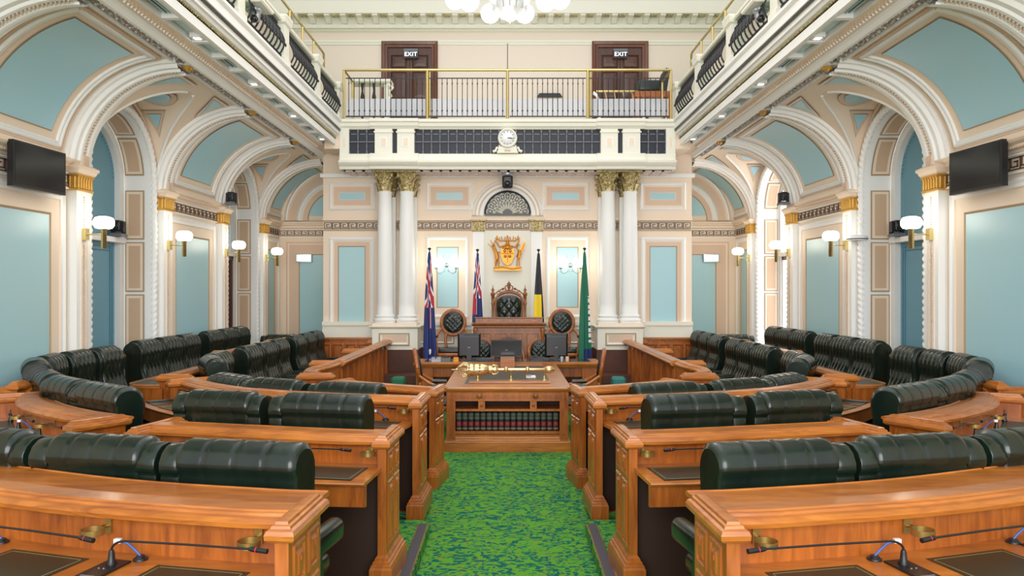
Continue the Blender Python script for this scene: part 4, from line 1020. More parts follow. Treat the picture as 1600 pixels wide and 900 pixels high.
# ================================================================== CENTRE OF THE CHAMBER
# ---- table with the book shelves
t = thing('mace_table', (0, 0, 0), 'long timber table with open bookshelf front at the end of the aisle', 'table')
y0 = 10.38; zt = .88; hw = .845
m = MB(1, ['wood'])
m.box(-hw+.02, -hw+.14, y0, 13.5, .14, zt-.06, 'wood'); m.box(hw-.14, hw-.02, y0, 13.5, .14, zt-.06, 'wood')
m.box(-hw+.14, hw-.14, y0+.42, y0+.46, .14, zt-.06, 'inside')
m.box(-hw+.14, hw-.14, y0+.01, y0+.42, .24, .28, 'wood')
m.box(-hw+.14, hw-.14, y0+.01, y0+.42, zt-.22-.11, zt-.19-.11, 'wood')
m.box(-hw+.14, hw-.14, y0+.01, y0+.42, zt-.18, zt-.06, 'wood')
for x in (-.35, .35):
    m.box(x-.045, x+.045, y0, y0+.42, zt-.33, zt-.18, 'wood'); m.lathe((x, y0, zt-.25), [(.018, 0), (.022, -.008), (.012, -.018), (.001, -.02)], 8, 'wood_dk', 'y')
m.build('carcass', t)
m = MB(1, ['wood'])
m.box(-hw+.12, hw-.12, y0-.006, y0+.01, zt-.15, zt-.12, 'wood'); m.box(-hw+.12, hw-.12, y0-.012, y0+.01, zt-.125, zt-.10, 'wood'); m.box(-hw+.12, hw-.12, y0-.012, y0+.01, zt-.19, zt-.17, 'wood')
for x in (-.38, .38): m.lathe((x, y0-.008, zt-.12), [(.001, -.02), (.03, -.015), (.045, 0)], 10, 'wood_dk', 'y')
for sx in (-1, 1):
    a, b_ = sorted((sx*(hw-.135), sx*(hw-.03)))
    m.frame((0, y0, 0), (1, 0, 0), (0, -1, 0)); frame_panel(m, a+.01, b_-.01, .20, zt-.1, [(0, 0, None), (.0, .008, 'wood'), (.012, .008, 'wood'), (.018, .003, 'wood')], 'wood')
    for z_ in (.24, zt-.16): m.prism([((a+b_)/2-.03, z_-.012), ((a+b_)/2+.03, z_-.012), ((a+b_)/2, z_+.02)], .008, .014, 'y', 'wood_dk')
    m.frame()
m.build('carved_front', t)
m = MB(1, ['wood_h']); m.rects(-hw+.02, hw-.02, y0+.02, 13.5, [(.03, 0), (.03, .13), (.022, .14), (.022, .155), (.012, .165), (.012, .185), (0, .20), (0, .23)], 'wood_h'); m.build('plinth', t)
m = MB(1, ['wood_h']); m.rects(-hw+.02, hw-.02, y0, 13.6, [(0, zt-.07), (.015, zt-.06), (.03, zt-.04), (.035, zt-.02), (.03, zt)], 'wood_h'); tt = m.build('table_top', t)
m = MB(1, ['mat']); m.box(-.60, .60, y0+.32, 13.5, zt, zt+.003, 'mat'); m.build('leather_inlay', tt)
m = MB(1, ['wood_h']); m.box(-.60, .60, 13.2, 13.5, zt+.003, zt+.02, 'wood_h'); m.box(-.12, .12, 12.9, 13.5, zt+.003, zt+.14, 'wood_h'); m.build('riser_box', tt)
x = -hw+.145
for k in range(17):
    wd = .082; bk = thing('law_book', (x+wd/2, y0+.04, .282), 'thick dark book with grey and red spine bands on the table shelf', 'book', 'row of matching bound volumes')
    m = MB(1, ['dark']); m.box(-wd/2+.003, wd/2-.003, 0, .24, 0, .255, 'dark'); m.prism([(-wd/2+.003, 0), (wd/2-.003, 0), (wd/4, -.012), (0, -.015), (-wd/4, -.012)], 0, .255, 'z', 'dark'); m.build('binding', bk)
    m = MB(1, ['b_green'])
    for z0, z1, q in ((.205, .235, 'b_green'), (.155, .195, 'b_green'), (.065, .125, 'b_red'), (.02, .045, 'b_gold')):
        m.prism([(-wd/2+.006, -.003), (wd/2-.006, -.003), (wd/4, -.0145), (0, -.0175), (-wd/4, -.0145)], z0, z1, 'z', q)
    m.box(-.022, .022, -.0182, -.016, .09, .094, 'b_gold'); m.box(-.018, .018, -.0182, -.016, .105, .109, 'b_gold')
    m.build('spine_labels', bk); x += wd
# ---- the mace on its stand
t = thing('ceremonial_mace', (0, 10.85, zt), 'large gilt ceremonial mace lying crosswise on the table, crown end left', 'mace')
m = MB(1, ['mace']); zc = .185
m.lathe((-.1, 0, zc), [(.018, -.20), (.022, .05), (.024, .3), (.022, .62), (.03, .63), (.03, .65), (.02, .66), (.02, .70)], 14, 'mace', 'x')
m.build('shaft', t)
m = MB(1, ['mace'])
for xx in (.28, -.02): m.lathe((xx, 0, zc), [(.022, -.03), (.04, -.015), (.045, 0), (.04, .015), (.022, .03)], 14, 'mace', 'x')
m.lathe((.56, 0, zc), [(.02, -.04), (.045, -.02), (.055, .02), (.05, .06), (.03, .09), (.02, .10), (.001, .11)], 14, 'mace', 'x'); m.build('knops', t)
m = MB(1, ['mace'])
m.lathe((-.45, 0, zc), [(.06, .17), (.075, .14), (.085, .1), (.088, -.05), (.095, -.10), (.10, -.11), (.09, -.12), (.05, -.13), (.001, -.13)], 18, 'mace', 'x')
for k in range(14):
    a = 2*pi*k/14
    for xx, r in ((.06, .09), (-.02, .092), (-.09, .098)): m.dot((-.45+xx, r*cos(a+xx*9), zc+r*sin(a+xx*9)), .018, 'mace')
m.lathe((-.22, 0, zc), [(.02, .08), (.05, .05), (.03, .02), (.065, -.02), (.05, -.06), (.03, -.08)], 14, 'mace', 'x')
for k in range(6):
    a = 2*pi*k/6; m.tube([(-.24, .03*cos(a), zc+.03*sin(a)), (-.2, .075*cos(a), zc+.075*sin(a)), (-.15, .06*cos(a), zc+.06*sin(a)), (-.13, .03*cos(a), zc+.03*sin(a))], .008, 5, 'mace')
m.build('head', t)
m = MB(1, ['mace'])
for k in range(8):
    a = 2*pi*k/8; m.tube([(-.56, .09*cos(a), zc+.09*sin(a)), (-.62, .10*cos(a), zc+.10*sin(a)), (-.68, .05*cos(a), zc+.05*sin(a)), (-.70, 0, zc)], .008, 5, 'mace')
m.ball((-.72, 0, zc), .02, 'mace', 8); m.tube([(-.74, 0, zc), (-.79, 0, zc)], .006, 5, 'mace'); m.tube([(-.765, -.02, zc), (-.765, .02, zc)], .005, 5, 'mace'); m.build('crown', t)
t = thing('mace_stand', (0, 10.85, zt), 'low timber board with three brass cradles carrying the gilt mace', 'stand')
m = MB(1, ['wood_h']); m.rects(-.54, .60, -.10, .10, [(0, .001), (0, .02), (-.008, .03)], 'wood_h'); m.build('board', t)
for xx in (-.42, .05, .52):
    m = MB(1, ['brass']); m.lathe((xx, 0, .03), [(.035, 0), (.03, .012), (.012, .03), (.009, .09), (.014, .1)], 12, 'brass'); m.tube([(xx, -.03, .17), (xx, -.025, .14), (xx, 0, .125), (xx, .025, .14), (xx, .03, .17)], .008, 6, 'brass'); m.build('cradle', t)
o = MB(1, ['paper']); o.box(.28, .42, 11.4, 11.62, zt+.003, zt+.02, 'paper'); o.box(.29, .35, 11.42, 11.6, zt+.02, zt+.03, 'silver'); o.build('paper_slips', label='small white and silver name card lying on the table beyond the mace', cat='paper')
# ---- clerks' cross table
t = thing('clerks_table', (0, 0, 0), 'wide timber cross table with dark inlay behind the mace table', 'table')
m = MB(1, ['wood_h']); m.rects(-1.66, 1.66, 13.72, 14.5, [(-.02, .80), (0, .83), (.02, .86), (.02, .88), (0, .89)], 'wood_h'); tt = m.build('table_top', t)
m = MB(1, ['mat']); m.box(-1.5, 1.5, 13.86, 14.45, .89, .894, 'screen'); m.build('leather_inlay', tt)
for sx in (-1, 1):
    m = MB(sx, ['wood']); m.rects(1.34, 1.64, 13.78, 14.45, [(.02, 0), (.02, .1), (0, .12), (0, .80)], 'wood'); m.build('pedestal', t)
m = MB(1, ['wood']); m.box(-1.34, -.86, 13.86, 13.9, .62, .8, 'wood'); m.box(.86, 1.34, 13.86, 13.9, .62, .8, 'wood'); m.box(-1.34, -.9, 14.2, 14.24, .1, .3, 'inside'); m.build('apron', t)
# ---- monitors
def monitor(x, y, w_, h_, zb, label, back=True, lean=.0):
    t = thing('computer_monitor', (x, y, zb), label, 'monitor')
    m = MB(1, ['dark']); z0 = .07
    m.loft([[(-w_/2, 0, z0), (w_/2, 0, z0), (w_/2, 0, z0+h_), (-w_/2, 0, z0+h_)], [(-w_/2, .02, z0), (w_/2, .02, z0), (w_/2, .02, z0+h_), (-w_/2, .02, z0+h_)]], 'dark')
    if back:
        m.loft([[(-w_*.5, 0, z0), (w_*.5, 0, z0), (w_*.5, 0, z0+h_), (-w_*.5, 0, z0+h_)], [(-w_*.42, -.03, z0+.03), (w_*.42, -.03, z0+.03), (w_*.42, -.03, z0+h_-.03), (-w_*.42, -.03, z0+h_-.03)]], 'dark')
        m.box(-w_*.44, w_*.44, -.034, -.02, z0+h_-.06, z0+h_-.055, 'greyp'); m.box(-w_*.42, -w_*.25, -.034, -.03, z0+h_-.035, z0+h_-.028, 'greyp')
    else: m.box(-w_/2+.012, w_/2-.012, -.003, 0, z0+.02, z0+h_-.012, 'screen')
    m.build('housing', t)
    m = MB(1, ['dark']); m.box(-.045, .045, -.045 if back else .02, -.02 if back else .05, 0, z0+h_*.45, 'dark'); m.box(-.02, .02, -.05, -.045, z0+h_*.40, z0+h_*.42, 'silver'); m.rects(-.12, .12, -.08, .12, [(0, 0), (0, .008), (-.02, .014)], 'dark'); m.build('stand', t)
monitor(-.70, 14.02, .42, .43, .894, 'black computer monitor seen from behind, left on the cross table')
monitor(.89, 14.02, .42, .43, .894, 'black computer monitor seen from behind, right on the cross table')
monitor(-.02, 13.66, .56, .30, .93, 'wide dark screen low in the middle between the two monitors', False)
t = thing('desk_telephone', (-1.28, 13.93, .894), 'pale desk telephone and console at the left end of the cross table', 'telephone')
m = MB(1, ['silver']); m.box(-.1, .07, 0, .15, 0, .07, 'silver'); m.box(.075, .24, 0, .15, 0, .06, 'greyp'); m.build('console', t); m = MB(1, ['dark']); m.box(-.03, -.01, -.01, 0, .05, .2, 'dark'); m.box(.09, .22, .01, .03, .06, .085, 'dark'); m.build('handset', t)
t = thing('desk_telephone', (.48, 13.93, .894), 'black desk telephone right of the middle screen', 'telephone')
m = MB(1, ['dark']); m.prism([(-.08, 0), (.16, 0), (.16, .09), (.02, .07)], 0, .15, 'y', 'dark'); m.build('body', t); m = MB(1, ['dark']); m.tube([(-.1, .02, .05), (-.06, .02, .085), (.04, .02, .085), (.07, .02, .07)], .018, 6, 'dark'); m.build('handset', t)
for k, (x, c_, lab) in enumerate(((-.93, 'gold_wood', 'small orange carton beside the left monitor'), (.98, 'silver', 'small silver tumbler in front of the right monitor'), (1.08, 'tan', 'small tan cup right of the right monitor'))):
    m = MB(1, [c_]); 
    if k == 0: m.rects(-.045, .045, 0, .06, [(0, 0), (0, .075), (-.01, .08)], c_)
    else: m.lathe((0, .03, 0), [(.03, 0), (.034, .09), (.03, .09), (.026, .01)], 12, c_)
    m.build('carton' if k == 0 else 'cup', loc=None, label=lab, cat='carton' if k == 0 else 'cup').location = (x, 13.86, .894)
for x, lab in ((-.45, 'left'), (.62, 'right')):
    t = thing('keyboard', (x, 14.2, .894), 'black keyboard behind the %s monitor on the cross table' % lab, 'keyboard'); m = MB(1, ['dark']); m.prism([(0, 0), (.16, 0), (.16, .02), (0, .012)], -.22, .22, 'x', 'dark'); m.build('body', t)
    m = MB(1, ['greyp']); 
    for r in range(4):
        for c_ in range(12): m.box(-.20+c_*.034, -.174+c_*.034, .02+r*.034, .046+r*.034, .014+r*.003, .022+r*.003, 'greyp')
    m.build('keys', t)
# ---- oval-backed armchairs
def oval_chair(w_=.50, h_=.52, zc=1.0, tilt=.16):
    t = thing('oval_back_armchair', (0, 0, 0), 'x', 'chair')
    def bp(x, z, y): return (x, -.28-(z-.45)*tilt+y, z)   # back leans; +y is the front of the chair
    pts = [bp(w_/2*cos(a), zc+h_/2*sin(a), 0) for a in [2*pi*k/28 for k in range(29)]]
    m = MB(1, ['wood_dk']); m.tube(pts, .032, 8, 'burl'); m.tube([(p[0]*.9, p[1]+.02, zc+(p[2]-zc)*.9) for p in pts], .014, 6, 'burl'); m.build('oval_frame', t)
    m = MB(1, ['leather'])
    def pad(u, v):
        a = 2*pi*u; r = v; x = (w_/2-.03)*r*cos(a); z = zc+(h_/2-.03)*r*sin(a)
        gx, gz = x/.095, z/.095
        b = abs(sin(pi*(gx+gz)/1))*abs(sin(pi*(gx-gz)/1)); return bp(x, z, .02+.05*(1-r**4)*(.45+.55*b**.4))
    m.grid(pad, 48, 12, 'leather', True)
    m.grid(lambda u, v: bp((w_/2-.03)*v*cos(2*pi*u), zc+(h_/2-.03)*v*sin(2*pi*u), -.02), 20, 2, 'leather', True); m.build('back_pad', t)
    m = MB(1, ['leather']); soft_box(m, -.27, .27, -.28, .28, .40, .50, .05, 'leather'); m.build('seat_pad', t)
    m = MB(1, ['burl']); soft_box(m, -.28, .28, -.29, .29, .34, .41, .02, 'burl')
    m.tube([bp(-.12, .40, 0), bp(-.16, .62, -.01), bp(-.14, zc-h_/2+.03, 0)], .03, 7, 'burl'); m.tube([bp(.12, .40, 0), bp(.16, .62, -.01), bp(.14, zc-h_/2+.03, 0)], .03, 7, 'burl'); m.build('seat_frame', t)
    for s in (-1, 1):
        m = MB(1, ['burl']); m.tube([bp(s*w_*.46, zc-.12, .0), (s*.31, -.20, .78), (s*.32, -.02, .70), (s*.31, .14, .68), (s*.30, .20, .62), (s*.29, .17, .52), (s*.27, .22, .40)], .024, 7, 'burl'); ar = m.build('arm', t)
        m = MB(1, ['leather']); m.tube([(s*.32, -.14, .73), (s*.32, .10, .715)], .034, 8, 'leather'); m.build('arm_pad', ar)
        for yy, o in ((.22, .03), (-.24, -.05)):
            m = MB(1, ['burl']); m.tube([(s*.25, yy, .36), (s*.27, yy+o, .24), (s*.25, yy+o*.6, .1), (s*.27, yy+o*1.6, 0)], lambda q: .035-.015*q, 7, 'burl'); m.build('leg', t)
    return t
OC = oval_chair(); OC.location = (-1.14, 15.75, .505); OC.rotation_euler = (0, 0, pi); OC['label'] = 'oval-backed tufted armchair left of the high desk'; OC['group'] = 'oval-backed armchairs'
dup(OC, (1.14, 15.75, .505), pi, 'oval-backed tufted armchair right of the high desk')
for x, y, z, r, lab in ((-1.04, 12.0, 0, -pi/2+.12, 'oval-backed armchair drawn up side-on at the left of the mace table'), (1.10, 12.0, 0, pi/2-.12, 'oval-backed armchair drawn up side-on at the right of the mace table'),
                     (-.52, 14.72, -.02, pi, 'oval-backed armchair mostly hidden behind the left monitor'), (.66, 14.72, -.02, pi, 'oval-backed armchair partly hidden behind the right monitor')):
    dup(OC, (x, y, z), r, lab)
t = thing('crested_chair', (.02, 14.75, 0), 'brown timber chair with stepped crest rail behind the middle screen', 'chair')
m = MB(1, ['wood_red']); m.prism([(-.25, .45), (.25, .45), (.25, 1.16), (.20, 1.20), (.12, 1.26), (0, 1.29), (-.12, 1.26), (-.20, 1.20), (-.25, 1.16)], 0, .05, 'y', 'wood_red'); m.build('back', t)
m = MB(1, ['wood_red']); m.prism([(-.19, 1.14), (.19, 1.14), (.12, 1.25), (0, 1.285), (-.12, 1.25)], -.03, 0, 'y', 'wood_red'); m.box(-.20, .20, -.04, 0, 1.12, 1.15, 'wood_red'); m.build('crest_rail', t)
m = MB(1, ['leather']); soft_box(m, -.25, .25, -.4, .0, .4, .5, .04, 'leather'); m.build('seat', t)
for sx in (-1, 1):
    for yy in (-.38, .02): m = MB(1, ['wood_red']); m.tube([(sx*.22, yy, .42), (sx*.23, yy, 0)], .025, 6, 'wood_red'); m.build('leg', t)
    m = MB(1, ['burl']); m.tube([(sx*.25, .02, 1.1), (sx*.29, -.05, .9), (sx*.29, -.3, .68)], .02, 6, 'burl'); m.build('arm', t)
# ---- speaker's desk and chair
t = thing('presiding_desk', (0.03, 15.1, .505), 'carved timber high desk on the dais in front of the throne chair', 'desk')
m = MB(1, ['wood_dk'])
m.rects(-.68, .68, 0, .42, [(.03, 0), (.03, .12), (0, .15), (0, .93)], 'wood_dk')
for k in range(4):
    m.frame((-.60+.31*k, 0, 0), (1, 0, 0), (0, -1, 0)); frame_panel(m, 0, .26, .22, .84, [(0, 0, None), (0, .012, 'wood_dk'), (.02, .012, 'wood_dk'), (.03, -.004, 'wood_dk')], 'burl'); m.frame()
    for xx in (-.03,): m.box(-.60+.31*k-.035, -.60+.31*k-.01, -.02, 0, .2, .88, 'wood_dk')
for sx in (-1, 1):
    m.lathe((sx*.66, .02, 0), [(.05, .15), (.035, .22), (.03, .6), (.04, .8), (.055, .9), (.05, .93)], 10, 'wood_dk')
for k in range(26): m.box(-.67+k*.052, -.645+k*.052, -.025, .01, .90, .925, 'wood_dk')
m.build('body', t)
m = MB(1, ['wood_dk']); m.rects(-.68, .68, 0, .42, [(.0, .93), (.03, .95), (.03, .97), (.055, 1.0), (.06, 1.02), (.02, 1.03)], 'wood_dk'); m.build('cornice', t)
m = MB(1, ['wood_dk']); m.rects(-.66, .66, .02, .1, [(0, 1.03), (0, 1.12), (.015, 1.13), (.015, 1.145)], 'wood_dk')
for k in range(5): m.box(-.5+k*.24, -.42+k*.24, .012, .02, 1.06, 1.09, 'burl')
m.build('gallery_rail', t)
t = thing('throne_chair', (.03, 15.95, .505), 'tall carved throne chair with green buttoned back at the centre of the dais', 'chair')
m = MB(1, ['leather'])
def tb(x): return x
def pad(u, v):
    z = .75+1.0*v*.82; hwid = .235-.03*math.cos(pi*v) if v < .85 else .235+.03-.0
    hwid = .18+.07*min(1, v*1.6); top = 1
    if v > .8: hwid *= sqrt(max(0, 1-((v-.8)/.2)**2))*.85+.15
    x = (u-.5)*2*hwid; gx, gz = (u-.5)*5.2, v*7
    b = abs(sin(pi*(gx+gz)/2+.0))*abs(sin(pi*(gx-gz)/2)); e = min(1, min(u, 1-u)*6)*min(1, (1-v)*8)
    return (x, -.02-.05*e*(.4+.6*b**.45), z)
m.grid(pad, 40, 44, 'leather', True); m.build('back_pad', t)
m = MB(1, ['wood_dk'])
out = [(-.22, .7), (-.27, 1.2), (-.27, 1.45), (-.20, 1.58), (0, 1.64), (.20, 1.58), (.27, 1.45), (.27, 1.2), (.22, .7)]
m.prism(out, 0, .05, 'y', 'wood_dk')
m.tube([(x, -.01, z) for x, z in smooth_path(out, 40)], .024, 6, 'wood_dk'); m.box(-.30, .30, -.02, .05, 1.50, 1.54, 'wood_dk'); m.build('back_frame', t)
m = MB(1, ['wood_dk'])
for sx in (-1, 1):
    m.tube([(sx*.28, 0, 1.60), (sx*.22, 0, 1.66), (sx*.16, 0, 1.62), (sx*.18, 0, 1.68), (sx*.10, 0, 1.72), (sx*.06, 0, 1.66), (sx*.08, 0, 1.75), (0, 0, 1.80)], .016, 6, 'wood_dk')
    m.tube([(sx*.24, 0, 1.58), (sx*.2, 0, 1.60), (sx*.12, 0, 1.64), (0, 0, 1.68)], .02, 6, 'wood_dk'); m.dot((sx*.13, 0, 1.70), .03, 'wood_dk'); m.dot((sx*.21, 0, 1.66), .025, 'wood_dk')
m.lathe((0, 0, 0), [(.01, 1.68), (.04, 1.74), (.02, 1.78), (.045, 1.81), (.015, 1.84), (.001, 1.88)], 8, 'wood_dk'); m.build('crest', t)
for sx in (-1, 1):
    m = MB(1, ['wood_dk']); m.lathe((sx*.335, .02, 0), [(.03, .5), (.03, .8), (.045, .84), (.03, .88), (.05, .95), (.055, 1.0), (.03, 1.05), (.025, 1.35), (.04, 1.40), (.03, 1.43), (.035, 1.56), (.05, 1.58), (.05, 1.61), (.02, 1.64), (.035, 1.68), (.012, 1.72), (.001, 1.80)], 10, 'wood_dk'); m.box(*sorted((sx*.335, sx*.25)), 0, .04, 1.46, 1.5, 'wood_dk'); m.build('turned_post', t)
m = MB(1, ['leather']); soft_box(m, -.3, .3, -.45, .05, .45, .58, .05, 'leather'); m.build('seat', t)
m = MB(1, ['wood_dk']); m.box(-.33, .33, -.46, .06, .0, .45, 'wood_dk'); m.build('base', t)
# ---- green stools
for sx, mm in ((-1, 'stool'), (1, 'stool2')):
    t = thing('step_stool', (sx*1.90 if sx < 0 else 1.93, 13.2, 0), ('dark green' if sx < 0 else 'teal')+' plush two-step footstool on the floor by the %s end of the cross table' % side(sx), 'stool')
    m = MB(1, [mm]); soft_box(m, -.2, .2, -.35, -.02, .0, .45, .05, mm); m.build('lower_step', t)
    m = MB(1, [mm]); soft_box(m, -.12, .12, .0, .3, .0, .68, .05, mm); m.build('upper_step', t)
# ---- flags
def flag(x, y, zb, zt_, scheme, label, lean=0):
    t = thing('flag_on_pole', (x, y, zb), label, 'flag', 'ceremonial flags flanking the throne')
    H = zt_-zb
    m = MB(1, ['wood_red']); m.tube([(0, 0, .03), (0, 0, H)], .013, 8, 'wood_red'); m.lathe((0, 0, H), [(.013, -.02), (.03, 0), (.04, .01), (.02, .03), (.001, .035)], 10, 'dark'); m.build('pole', t)
    m = MB(1, ['wood_red']); m.lathe((0, 0, 0), [(.16, 0), (.15, .03), (.04, .05), (.03, .1)], 16, 'wood_red'); m.build('foot', t)
    m = MB(1, ['f_blue']); z1 = H-.06; z0 = .12
    def fn(u, v):
        a = 2*pi*u; q = 1-v; r = .022+.10*q**.75; r *= 1+.22*cos(5*a+2*v)*min(1, q*3)+.1*cos(9*a)
        return (r*cos(a)*1.0+.02*q*lean, r*sin(a)*.7, z0+(z1-z0)*v)
    m.grid(fn, 80, 90, None, True, scheme); m.build('cloth', t)
def ang(u): return ((u*2*pi+pi/2+pi) % (2*pi))-pi   # 0 at the side facing the chamber
def fx(u): return cos(2*pi*u)                       # -1 left .. 1 right, front half only
def blue_ensign(u, v):
    x = fx(u); q = 1-v
    if v > .52:
        c = abs(((q-.30)*4)-(x*.55)); d_ = abs(((q-.30)*4)+(x*.9))
        if c < .22 or d_ < .17: return 'f_red'
        if c < .36 or d_ < .32: return 'f_white'
        return 'f_blue' if v > .56 else ('f_red' if x < 0 else 'f_blue')
    if v > .34 and 0 < x-.1 < .28: return 'f_white' if x > .22 else 'f_red'
    if abs(v-.145) < .02 and abs(x-.15) < .22-abs(v-.145)*6: return 'f_white'
    return 'f_blue'
def blue_badge(u, v):
    x = fx(u); q = 1-v
    if v > .60:
        c = abs(((q-.22)*5)-(x*.8)); d_ = abs(((q-.26)*5)+(x*.8))
        if c < .22 or d_ < .2: return 'f_red'
        if c < .42 or d_ < .4: return 'f_white'
        return 'f_blue'
    if v > .46 and x < -.15: return 'f_red' if x < -.3 else 'f_white'
    if .26 < v < .36 and x < -.35: return 'f_sky' if x > -.7 and .28 < v < .34 else 'f_white'
    return 'f_blue'
def black_yellow(u, v): return 'f_black' if v > .63 or fx(u) > .80 else ('f_yellow' if v > .2 else 'f_red')
def green_blue(u, v):
    x = fx(u)
    if .22 < v < .62 and x > .86 and (int(v*60) % 3): return 'f_white'
    if v < .17 and x > -.2: return 'f_blue' if v > .06 else 'f_green'
    return 'f_green'
flag(-1.56, 15.35, .505, E+.80, blue_ensign, 'dark blue flag with red and white crosses, farthest left of the throne')
flag(-.62, 15.85, .505, E+.80, blue_badge, 'dark blue flag with red crosses and light blue badge, nearer left of the throne')
flag(.64, 15.85, .505, E+.80, black_yellow, 'furled black and yellow flag just right of the throne')
flag(1.54, 15.35, .505, E+.80, green_blue, 'furled green flag with white emblem, farthest right of the throne', 0)
# ---- gilded coat of arms
t = thing('coat_of_arms', (0, DC-.13, E+.79), 'gilded carved coat of arms with deer and crane supporters on the niche wall', 'coat of arms')
def lump(mb, pts, r, m='gold_wood'): mb.tube(pts, r, 7, m)
m = MB(1, ['gold_wood'])
m.prism([(-.14, .08), (.14, .08), (.15, -.06), (.09, -.22), (0, -.28), (-.09, -.22), (-.15, -.06)], -.02, .03, 'y', 'gold_wood')
m.prism([(-.11, .06), (.11, .06), (.115, -.06), (.07, -.18), (0, -.23), (-.07, -.18), (-.115, -.06)], -.04, -.02, 'y', 'gold_wood')
for x, z in ((-.06, .03), (.06, .03), (-.05, -.08), (.05, -.08)): m.ball((x, -.04, z), .035, 'gold_wood', 8)
m.tube([(0, -.04, .09), (0, -.045, -.2)], .01, 5, 'gold_wood'); m.tube([(-.13, -.04, -.02), (.13, -.04, -.02)], .01, 5, 'gold_wood'); m.build('shield', t)
m = MB(1, ['gold_wood'])
m.lathe((0, 0, .07), [(.09, 0), (.11, .03), (.10, .06), (.06, .09), (.03, .14), (.025, .19), (.001, .21)], 10, 'gold_wood')
for sx in (-1, 1):
    lump(m, [(sx*.02, 0, .24), (sx*.09, -.01, .26), (sx*.16, -.01, .25), (sx*.22, -.01, .30), (sx*.23, 0, .36)], .015)
    for a_, b_, c_, d_ in ((.07, .26, .05, .34), (.12, .26, .13, .35), (.18, .265, .17, .33), (.21, .29, .27, .31), (.03, .25, .0, .37)): lump(m, [(sx*a_, -.01, b_), (sx*c_, -.015, d_)], .011)
for sx in (-1, 1):
    lump(m, [(sx*.05, 0, .16), (sx*.17, 0, .12), (sx*.2, 0, .17), (sx*.25, 0, .25), (sx*.22, 0, .3)], .018)
m.build('crest', t)
m = MB(1, ['gold_wood'])   # deer, left
lump(m, [(-.26, 0, -.30), (-.25, -.01, -.20), (-.22, -.01, -.10)], lambda q: .016+.018*q); lump(m, [(-.19, 0, -.30), (-.19, 0, -.2), (-.22, 0, -.1)], .018)
lump(m, [(-.22, -.01, -.13), (-.235, -.02, -.03), (-.27, -.01, .06), (-.29, -.01, .13)], lambda q: .055-.028*q); m.ball((-.30, -.01, .155), .034, 'gold_wood', 8)
lump(m, [(-.30, 0, .15), (-.345, 0, .135)], .016); lump(m, [(-.24, -.02, -.01), (-.18, -.02, .02), (-.15, -.02, -.01)], .014); lump(m, [(-.25, -.02, -.05), (-.19, -.02, -.05)], .014)
for sx in (-1, 1): lump(m, [(-.30, 0, .18), (-.31+sx*.03, 0, .22), (-.32+sx*.05, 0, .27)], .008); lump(m, [(-.31+sx*.03, 0, .22), (-.30+sx*.06, 0, .235)], .007)
lump(m, [(-.25, 0, .0), (-.38, 0, .16), (-.42, 0, .19)], .008)
m.build('left_supporter', t)
m = MB(1, ['gold_wood'])   # crane, right
lump(m, [(.20, 0, -.30), (.21, 0, -.18), (.24, 0, -.08)], .012); lump(m, [(.26, 0, -.30), (.255, 0, -.18), (.25, 0, -.08)], .012)
lump(m, [(.24, -.01, -.11), (.26, -.02, -.02), (.26, -.01, .05)], lambda q: .055-.02*q); lump(m, [(.24, 0, .04), (.20, 0, .10), (.23, 0, .16), (.26, 0, .17)], .014); lump(m, [(.26, 0, .17), (.21, 0, .13)], .008)
m.prism([(.26, -.05), (.31, .0), (.36, .10), (.38, .22), (.34, .24), (.31, .17), (.28, .10), (.26, .05)], -.03, .0, 'y', 'gold_wood')
for k in range(5): lump(m, [(.27+.012*k, -.03, -.02+.02*k), (.32+.012*k, -.035, .08+.03*k)], .010)
m.build('right_supporter', t)
m = MB(1, ['gold_wood']); m.prism([(-.28, -.30), (.28, -.30), (.30, -.36), (.26, -.39), (-.26, -.39), (-.30, -.36)], -.03, .03, 'y', 'gold_wood'); lump(m, [(-.30, -.03, -.33), (-.1, -.04, -.31), (.1, -.04, -.35), (.30, -.03, -.32)], .018); m.build('base_scroll', t)
# ---- clock on the gallery front
t = thing('wall_clock', (0, DP-.10, E+3.10), 'round cream clock with white dial on the front of the gallery', 'clock')
m = MB(1, ['cream']); m.lathe((0, 0, 0), [(.19, .10), (.20, .02), (.20, -.02), (.185, -.05), (.165, -.045), (.155, -.02)], 32, 'cream', 'y'); m.build('rim', t)
m = MB(1, ['white']); m.lathe((0, -.02, 0), [(.158, .02), (.158, -.006), (.001, -.006)], 32, 'paper', 'y')
for k in range(12):
    a = k*pi/6; m.frame((0, 0, 0), (cos(a), 0, -sin(a)), (0, 1, 0), (sin(a), 0, cos(a))); m.box(-.005, .005, -.030, -.026, .115, .145, 'dark'); m.frame()
m.build('dial', t)
for L_, a, r in ((.085, math.radians(93), .008), (.125, math.radians(99), .005)):
    m = MB(1, ['dark']); m.tube([(0, -.034, 0), (L_*sin(a), -.034, L_*cos(a))], r, 5, 'dark'); m.build('hand', t)
m = MB(1, ['cream'])
for sx in (-1, 1):
    m.tube([(sx*.30, .04, -.27), (sx*.24, .04, -.25), (sx*.22, .04, -.19), (sx*.15, .04, -.20), (sx*.17, .04, -.14)], .03, 7, 'cream')
m.prism([(-.22, -.30), (.22, -.30), (.17, -.18), (.10, -.16), (-.10, -.16), (-.17, -.18)], .0, .09, 'y', 'cream'); m.box(-.06, .06, -.008, 0, -.27, -.24, 'tan'); m.build('scroll_base', t)
